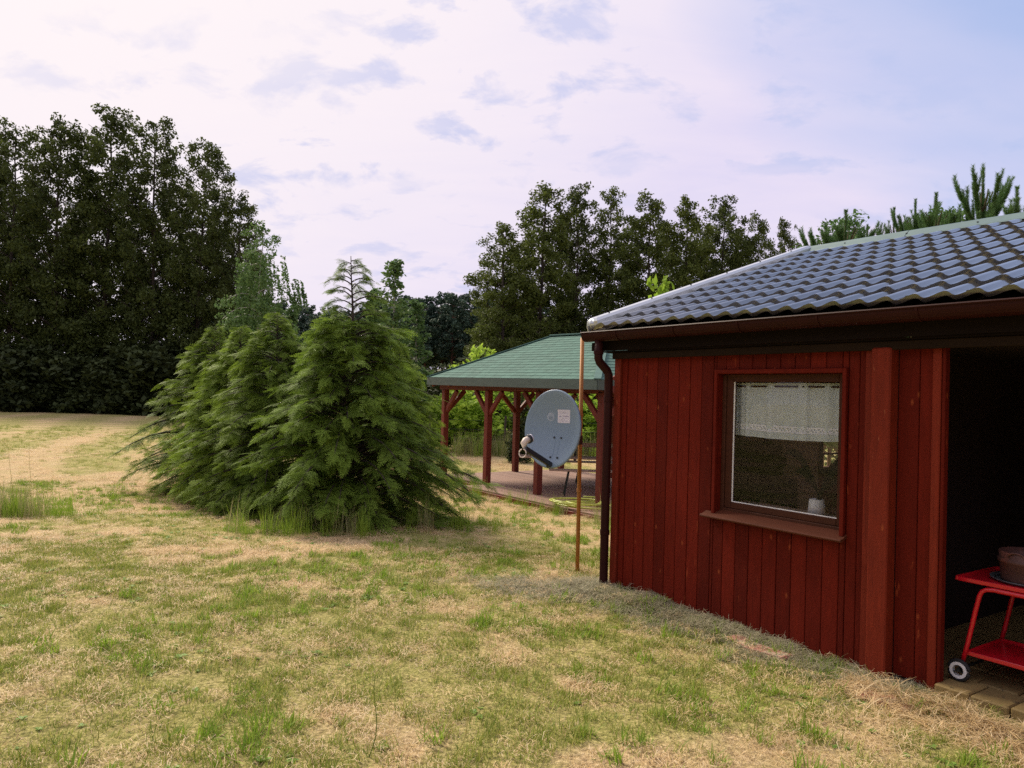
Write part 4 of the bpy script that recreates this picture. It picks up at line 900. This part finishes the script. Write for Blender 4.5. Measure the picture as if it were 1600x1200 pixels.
def put_h(pr2, x, D, H, Hp, lab_, rot, sxy, name='hemlock_tree'):
    P = at(x, 600, D); return plant_tree(pr2, name, P, H, Hp, lab_, 'feathery hemlocks on the lawn', rot, sxy, 'conifer')
P, H = height_at(535, 394, 10.2, -.17); plant_tree(HM, 'hemlock_tree', at(545, 600, 10.2), H, 3.62, 'largest hemlock with a tall thin leading shoot, nearest on the lawn', 'feathery hemlocks on the lawn', 0.0, .97, 'conifer')
put_h(HB, 432, 11.6, 3.15, 3.0, 'yellow green hemlock leaning out left of the largest one', 2.0, .98)
put_h(HB, 335, 14.6, 3.25, 3.0, 'farthest hemlock, at the left end of the clump above bare ground', 4.1, .95)
put_h(HB, 622, 11.8, 2.75, 3.0, 'hemlock tucked behind the right shoulder of the largest one', .6, .72)
put_h(HB, 372, 13.0, 3.1, 3.0, 'hemlock between the yellow green one and the farthest one', 5.3, .9)

# near young pines over the ridge
def near_pine(H, seed, nb=5):
    r = np.random.default_rng(seed); tk = NPB(); Cn = []; Dn = []
    def shoot(P, dens, ln_):
        P = np.asarray(P); seg_ = np.linalg.norm(np.diff(P, axis=0), axis=1); Lt = seg_.sum(); n = int(Lt*dens); s = r.random(n)*(len(P)-1); i0 = np.minimum(s.astype(int), len(P)-2); f_ = (s-i0)[:, None]
        c = P[i0]*(1-f_)+P[i0+1]*f_; tdir = P[i0+1]-P[i0]; tdir /= np.linalg.norm(tdir, axis=1)[:, None]
        d = r.normal(size=(n, 3)); d -= tdir*(d*tdir).sum(1)[:, None]; d /= np.linalg.norm(d, axis=1)[:, None]; d = d*.8+tdir*.75; d /= np.linalg.norm(d, axis=1)[:, None]
        Cn.append(c); Dn.append(d*ln_*(.7+.5*r.random(n))[:, None])
    zs = np.linspace(0, H, 9); P = np.stack([.04*np.sin(zs), .04*np.cos(zs*1.3), zs], 1); V, F = tube(P, .045*(1-zs/H)+.004, 6); tk.add(V, F); top = P[-1]
    shoot(np.array([P[-1]-[0, 0, .65], P[-1]]), 2200, .060)
    z = H-.72; age = 1
    while z > H*.12:
        n = r.integers(nb, nb+3); a0 = r.uniform(0, 6.28)
        for i in range(n):
            a = a0+i*2*PI/n+r.normal(0, .15); L = min(1.5, (.34 if age == 1 else .48*age**.85))*r.uniform(.85, 1.15); q = np.linspace(0, 1, 6)
            rr = L*.50*q*(1+.2*min(age, 4)/4*q) ; zz2 = z+L*(.55*q+.45*q*q)*(1.0 if age < 3 else .62)
            Pb = np.stack([np.cos(a)*rr, np.sin(a)*rr, zz2], 1); V, F = tube(Pb, .013*(1-.6*q)+.004, 4); tk.add(V, F)
            shoot(Pb[1:] if age > 1 else Pb, 1100 if age == 1 else 2200, .036 if age == 1 else .08)
            if age > 1:
                for j in range(4+2*age):
                    qq = r.uniform(.4, 1); b_ = Pb[min(5, int(qq*5))]; aa = a+r.normal(0, .7); l = r.uniform(.25, .42)
                    Ps = b_+np.stack([np.cos(aa)*l*.45*q, np.sin(aa)*l*.45*q, l*(.4*q+.6*q*q)], 1); shoot(Ps, 900, .07)
        z -= r.uniform(.42, .55); age += 1
    C = np.concatenate(Cn); D = np.concatenate(Dn); s = np.cross(D, r.normal(size=D.shape)); s /= np.linalg.norm(s, axis=1)[:, None]; s *= .0034
    V = np.stack([C-s, C+s, C+D], 1).reshape(-1, 3); print('pine tris', len(C))
    return tk.mesh('trunk', M['pinebark'], True), npmesh('needles', V, np.arange(len(V)).reshape(-1, 3), M['pinenear'])
NP_ = [near_pine(6.0, 700), near_pine(5.6, 703)]
pn = [(1537, 254, 13.5, 'young pine with the tallest bare leading shoot above the roof ridge'), (1592, 283, 13, 'young pine at the right frame edge above the ridge'), (1500, 318, 14.5, 'young pine left of the tallest shoot, its candles lower'), (1462, 294, 14, 'bushy young pine with a cluster of upright candles'),
      (1430, 304, 15, 'young pine left of the cluster of candles above the ridge'), (1399, 318, 15, 'small young pine standing alone left of the bushy pines'), (1355, 345, 17, 'low pine top in the gap between the pines over the ridge'), (1324, 323, 17, 'dense green pine nearest the ridge end'), (1292, 345, 18, 'leftmost pine showing over the ridge end')]
LG = broadleaf(6, 1.5, .055, 16000, .1, 811, lambda t: .6+.4*math.sin(PI*t) if t < .7 else max(.15, 1-(t-.7)*2.6), 60, .34, mats=('pinenear', 'bark'), trunkr=.06)
fill = 'young pine mostly hidden behind the cabin ridge among the others'
for i, (x, y, D) in enumerate(((1272, 368, 19), (1305, 362, 19), (1340, 358, 18), (1375, 362, 17), (1415, 345, 16.5), (1445, 335, 16), (1478, 325, 16), (1515, 335, 16), (1555, 325, 15.5), (1580, 318, 15.5))):
    P, H = height_at(x, y, D, -.3); plant_tree(NP_[(i+1) % 2], 'pine_tree', P, H, 5.6 if i % 2 == 0 else 6.0, fill, 'pines filling behind the cabin ridge', sxy=1.0)
for x, y, D, l in ((1318, 338, 21, 'rounded light green treetop showing over the left end of the cabin ridge'), (1475, 322, 19, 'soft green treetop between the candle topped pines over the ridge'), (1355, 366, 21, 'low light green crown peeping over the ridge left of the pines')):
    P, H = height_at(x, y, D, -.3); plant_tree(LG, 'light_tree', P, H, 6, l, None, sxy=1.0)
for i, (x, y, D, l) in enumerate(pn):
    P, H = height_at(x, y, D, -.3); plant_tree(NP_[i % 2], 'pine_tree', P, H, 6.0 if i % 2 == 0 else 5.6, l, 'young pines behind the cabin', sxy=[.85, 1.0, .9, 1, .8, .7, .8, 1.1, 1.0][i])

# ------------------------------------------------------------------ wire fence behind the gazebo
fe = empty('wire_fence', (0, 24.5, -.4), 0, 'thin wire fence on slender posts crossing the meadow behind the gazebo', 'fence')
for k_, x in enumerate(np.arange(-5, 7.1, 2.4)): MB().tube([(x, 0, -.1), (x+random.uniform(-.03, .03), 0, 1.35)], .035, 7).obj('post', M['bark'], fe)
for z in (.3, .6, .9, 1.2): MB().tube([(-5, 0, z), (-1, .0, z-.02), (3, 0, z), (7, 0, z)], .004, 4).obj('wire', M['blackmetal'], fe)

# ------------------------------------------------------------------ grass (stuff, scattered by geometry nodes)
def blades(n, spread, lmin, lmax, wd, lean, r, segs=2, flat=False):
    V = []; F = []; k = 0
    for _ in range(n):
        a = r.uniform(0, 6.28); rr = spread*math.sqrt(r.random()); x, y = rr*math.cos(a), rr*math.sin(a); L = r.uniform(lmin, lmax); h = r.uniform(0, 6.28)
        ln_ = r.uniform(*lean); dx, dy = math.cos(h), math.sin(h); sx, sy = -dy*wd/2, dx*wd/2; z0 = r.uniform(.002, .018) if flat else -.005
        for i in range(segs+1):
            s = i/segs; out = L*math.sin(ln_)*s*(.6+.4*s) if not flat else L*(s-.5); z = z0+(L*math.cos(ln_)*s*(1-.25*s*math.sin(ln_)) if not flat else L*.5*math.sin(ln_)*(s-.3)+.012*math.sin(PI*s))
            kk = .25 if i == segs else 1; cx = x+dx*out+(0 if not flat else sx*8*math.sin(PI*s)); cy = y+dy*out+(0 if not flat else sy*8*math.sin(PI*s))
            V += [(cx-sx*kk, cy-sy*kk, z), (cx+sx*kk, cy+sy*kk, z)]
        for i in range(segs): b0 = k+2*i; F.append((b0, b0+1, b0+3, b0+2))
        k += 2*(segs+1)
    return np.array(V), np.array(F)
def weedv(r):
    V = []; F = []; k = 0
    for i in range(7):
        a = i*.9+r.normal(0, .2); L = r.uniform(.035, .07); w_ = L*.3; dx, dy = math.cos(a), math.sin(a)
        P = [(0, 0, .004), (dx*L*.55-dy*w_, dy*L*.55+dx*w_, L*.35), (dx*L, dy*L, L*.30), (dx*L*.55+dy*w_, dy*L*.55-dx*w_, L*.35)]
        V += P; F.append((k, k+1, k+2, k+3)); k += 4
    return np.array(V), np.array(F)
srcs = bpy.data.collections.new('grass_sources')
def src(name, VF, m):
    o = bpy.data.objects.new(name, npmesh(name, VF[0], VF[1], m)); return o
def scatter(name, protos, xy, scl, idx=None, tilt=.15, mat_=None, label=None):
    r = np.random.default_rng(len(xy)); n = len(xy); z = ground_z(xy[:, 0], xy[:, 1])
    me = bpy.data.meshes.new(name); me.vertices.add(n); me.vertices.foreach_set('co', np.stack([xy[:, 0], xy[:, 1], z], 1).astype(np.float32).ravel())
    rot = np.stack([r.normal(0, tilt, n), r.normal(0, tilt, n), r.uniform(0, 6.28, n)], 1).astype(np.float32)
    a = me.attributes.new('rot', 'FLOAT_VECTOR', 'POINT'); a.data.foreach_set('vector', rot.ravel())
    a = me.attributes.new('scl', 'FLOAT', 'POINT'); a.data.foreach_set('value', scl.astype(np.float32))
    a = me.attributes.new('pick', 'INT', 'POINT'); a.data.foreach_set('value', r.integers(0, len(protos), n).astype(np.int32) if idx is None else idx)
    col = bpy.data.collections.new(name+'_src')
    for p in protos: col.objects.link(p)
    o = link(bpy.data.objects.new(name, me)); tag(o, label, None, None, 'stuff')
    ng = bpy.data.node_groups.new(name, 'GeometryNodeTree'); ng.interface.new_socket('Geometry', in_out='INPUT', socket_type='NodeSocketGeometry'); ng.interface.new_socket('Geometry', in_out='OUTPUT', socket_type='NodeSocketGeometry')
    gi = ng.nodes.new('NodeGroupInput'); go = ng.nodes.new('NodeGroupOutput'); ip = ng.nodes.new('GeometryNodeInstanceOnPoints'); ci = ng.nodes.new('GeometryNodeCollectionInfo')
    ci.inputs['Collection'].default_value = col; ci.inputs['Separate Children'].default_value = True; ci.inputs['Reset Children'].default_value = True
    def na(nm, ty): q = ng.nodes.new('GeometryNodeInputNamedAttribute'); q.data_type = ty; q.inputs['Name'].default_value = nm; return q.outputs['Attribute']
    ip.inputs['Pick Instance'].default_value = True; L = ng.links.new
    er = ng.nodes.new('FunctionNodeEulerToRotation'); L(na('rot', 'FLOAT_VECTOR'), er.inputs[0])
    L(gi.outputs[0], ip.inputs['Points']); L(ci.outputs[0], ip.inputs['Instance']); L(na('pick', 'INT'), ip.inputs['Instance Index']); L(er.outputs[0], ip.inputs['Rotation']); L(na('scl', 'FLOAT'), ip.inputs['Scale']); L(ip.outputs[0], go.inputs[0])
    md = o.modifiers.new('scatter', 'NODES'); md.node_group = ng
    return o
def free(x, y, m=.02):
    u = (x-HC[0])*UX[0]+(y-HC[1])*UX[1]; n = (x-HC[0])*NX[0]+(y-HC[1])*NX[1]
    gu = (x-GC[0])*UX[0]+(y-GC[1])*UX[1]; gn = (x-GC[0])*NX[0]+(y-GC[1])*NX[1]
    inh = (u > -.02) & (n > -m) & (n < 6.1) & (u < 6.5); inh |= (u > 2.65) & (n > -.10) & (n < 2) & (u < 6)
    ing = ((gu > -.2) & (gu < 6.65) & (gn > -.16) & (gn < 3.9)) | ((gu > 1.85) & (gu < 6.65) & (gn > -.67) & (gn < 0))
    return ~(inh | ing)
def sample(dens, y0, y1, pad=1.5):
    n = int(dens*(.72*(y1*y1-y0*y0)+2*pad*(y1-y0))); k = rng.random(n)
    y = np.sqrt(y0*y0+(y1*y1-y0*y0)*k); x = (rng.random(n)*2-1)*(.72*y+pad); m = free(x, y); return np.stack([x[m], y[m]], 1)
r = np.random.default_rng(3)
straw = [src('straw_patch', blades(80, .13, .018, .062, .0024, (-.6, .6), r, 2, True), M['straw']) for _ in range(3)]
stub = [src('straw_stubble', blades(46, .10, .015, .045, .0027, (.3, 1.25), r), M['straw']) for _ in range(2)]
tuft = [src('grass_tuft', blades(30, .06, .022, .06, .0034, (.05, 1.0), r), M['grassg']) for _ in range(3)]
tuftb = [src('bright_tuft', blades(30, .05, .04, .10, .0048, (.1, 1.0), r), M['grassb']) for _ in range(2)]
weed = [src('weed_rosette', weedv(r), M['weed']) for _ in range(3)]
hayp = [src('hay_patch', blades(60, .15, .06, .18, .0032, (-.8, .8), r, 2, True), M['hay']) for _ in range(2)]+[src('hay_patch', blades(34, .10, .05, .12, .0032, (.7, 1.5), r), M['hay'])]
tall = [src('tall_grass', blades(36, .12, .28, .62, .005, (.03, .5), r, 3), M['grassb']) for _ in range(2)]+[src('tall_grass', blades(36, .12, .28, .75, .004, (.03, .4), r, 3), M['meadow'])]
p1 = sample(95, 2.6, 8); p2 = sample(34, 8, 16); p3 = sample(9, 16, 30); pa = np.concatenate([p1, p2, p3]); gmk = green_mask(pa[:, 0], pa[:, 1])
keep = rng.random(len(pa)) > gmk*.6; pa = pa[keep]; scatter('straw_litter', straw+stub, pa, .75+.5*rng.random(len(pa))+.5*sstep(8, 25, pa[:, 1]), label='dry straw coloured litter and stubble covering the lawn')
p1 = sample(260, 2.6, 8); p2 = sample(85, 8, 16); p3 = sample(16, 16, 34); pa = np.concatenate([p1, p2, p3]); gmk = green_mask(pa[:, 0], pa[:, 1])*(.45+.9*(fbm(pa[:, 0], pa[:, 1], 4, 2, 44) > .5))
keep = rng.random(len(pa)) < .05+.75*gmk; pa = pa[keep]; scatter('green_grass', tuft, pa, .6+.7*rng.random(len(pa))+.5*sstep(8, 25, pa[:, 1]), label='short green grass tufts in patches over the dry lawn')
p1 = sample(48, 2.6, 15); m_ = fbm(p1[:, 0], p1[:, 1], 1.3, 3, 77); p1 = p1[(m_ > .50) & (rng.random(len(p1)) < .8)]; scatter('bright_grass', tuftb, p1, .6+.8*rng.random(len(p1)), label='brighter green grass clumps dotted through the lawn')
p1 = sample(26, 2.6, 11); m_ = fbm(p1[:, 0], p1[:, 1], 1.0, 3, 99); p1 = p1[m_ > .52]; scatter('lawn_weeds', weed, p1, .25+.5*rng.random(len(p1)), tilt=.1, label='small broad leaved weeds in the lawn')
# hay along the cabin foot, and a loose swath before the mast
n = 1500; uu = rng.uniform(-.25, 2.7, n); nn = -.03-np.abs(rng.normal(0, .20, n)); ok = rng.random(n) < np.where(uu < 1.9, 1, .3); uu, nn = uu[ok], nn[ok]
hx = HC[0]+UX[0]*uu+NX[0]*nn; hy = HC[1]+UX[1]*uu+NX[1]*nn
n = 380; sx = .45+rng.normal(0, .38, n); sy = 6.35+rng.normal(0, .16, n)-.25*(sx-.4)
hp_ = np.concatenate([np.stack([hx, hy], 1), np.stack([sx, sy], 1)]); hp_ = hp_[free(hp_[:, 0], hp_[:, 1], .03)]
scatter('hay', hayp, hp_, .45+.45*rng.random(len(hp_)), tilt=.16, label='heap of greyish mown hay along the foot of the cabin wall')
n = 230; uu = rng.uniform(2.3, 3.6, n); nn = -.20-np.abs(rng.normal(0, .16, n)); px_ = np.stack([HC[0]+UX[0]*uu+NX[0]*nn, HC[1]+UX[1]*uu+NX[1]*nn], 1)
scatter('dry_stalks', [src('dry_stalk_patch', blades(30, .11, .08, .22, .003, (-.9, .9), r, 3, True), M['straw'])], px_, .6+.4*rng.random(n), tilt=.22, label='pale tangled dry stalks before the yellow paver edge')
# taller grass: left tuft, under the hemlocks, around the gazebo, meadow behind
L_ = []
def cl(cx, cy, n, s1, s2): L_.append(np.stack([rng.normal(cx, s1, n), rng.normal(cy, s2, n)], 1))
cl(-6.6, 9.9, 90, .42, .2); cl(-7.6, 10.2, 60, .5, .3); cl(-2.9, 9.0, 16, .5, .2); cl(-1.9, 8.75, 9, .3, .12); cl(-.5, 9.5, 10, .4, .15)
pts_ = [gw(u_, -.75 if u_ > 1.9 else -.3) for u_ in np.linspace(.6, 6.6, 46)]; L_.append(np.array([[p[0], p[1]] for p in pts_])+rng.normal(0, .12, (46, 2)))
cl(1.55, 10.9, 14, .15, .3)
tg = np.concatenate(L_); tg = tg[free(tg[:, 0], tg[:, 1])]; scatter('long_grass', tall, tg, .35+.45*rng.random(len(tg)), tilt=.12, label='longer uncut green grass in tufts')
mx_ = rng.uniform(-7, 9, 2600); my_ = rng.uniform(22.5, 36, 2600); ok = (fbm(mx_, my_, .35, 3, 61) > .46); mp = np.stack([mx_[ok], my_[ok]], 1)
scatter('meadow', [tall[2].copy(), tall[0].copy(), tall[2].copy()], mp, .9+.7*rng.random(len(mp)), tilt=.12, label='tall yellowish meadow grass behind the gazebo')
# single wiry stalks in the foreground and the pale blade leaning in from the left
def stalk(x, yb, yt, D, dx, lab_):
    a = at(x, yb, D); b_ = at(x+dx, yt, D); a[2] = ground_z(a[0], a[1])-.01; P = [a+(b_-a)*s+np.array([.02*math.sin(s*5), 0, .0]) for s in np.linspace(0, 1, 8)]
    o = MB().tube([p-a for p in P], [.0022*(1-.6*s)+.0006 for s in np.linspace(0, 1, 8)], 5).obj('grass_stalk', M['grassg'], None, True); o.location = a; tag(o, lab_, 'grass stalk', 'single grass stalks')
stalk(575, 1195, 1055, 3.4, 18, 'thin dark wiry stalk standing upright in the foreground lawn'); stalk(705, 1195, 1090, 3.4, 40, 'thin green stalk leaning right in the foreground lawn')
stalk(150, 1190, 1100, 3.5, -12, 'short thin stalk in the lower left foreground'); stalk(45, 815, 690, 9.8, 3, 'tall seed stalk over the green tuft at left'); stalk(18, 812, 700, 9.9, -2, 'tall seed stalk at the left edge of the green tuft')
print('objects', len(bpy.data.objects))
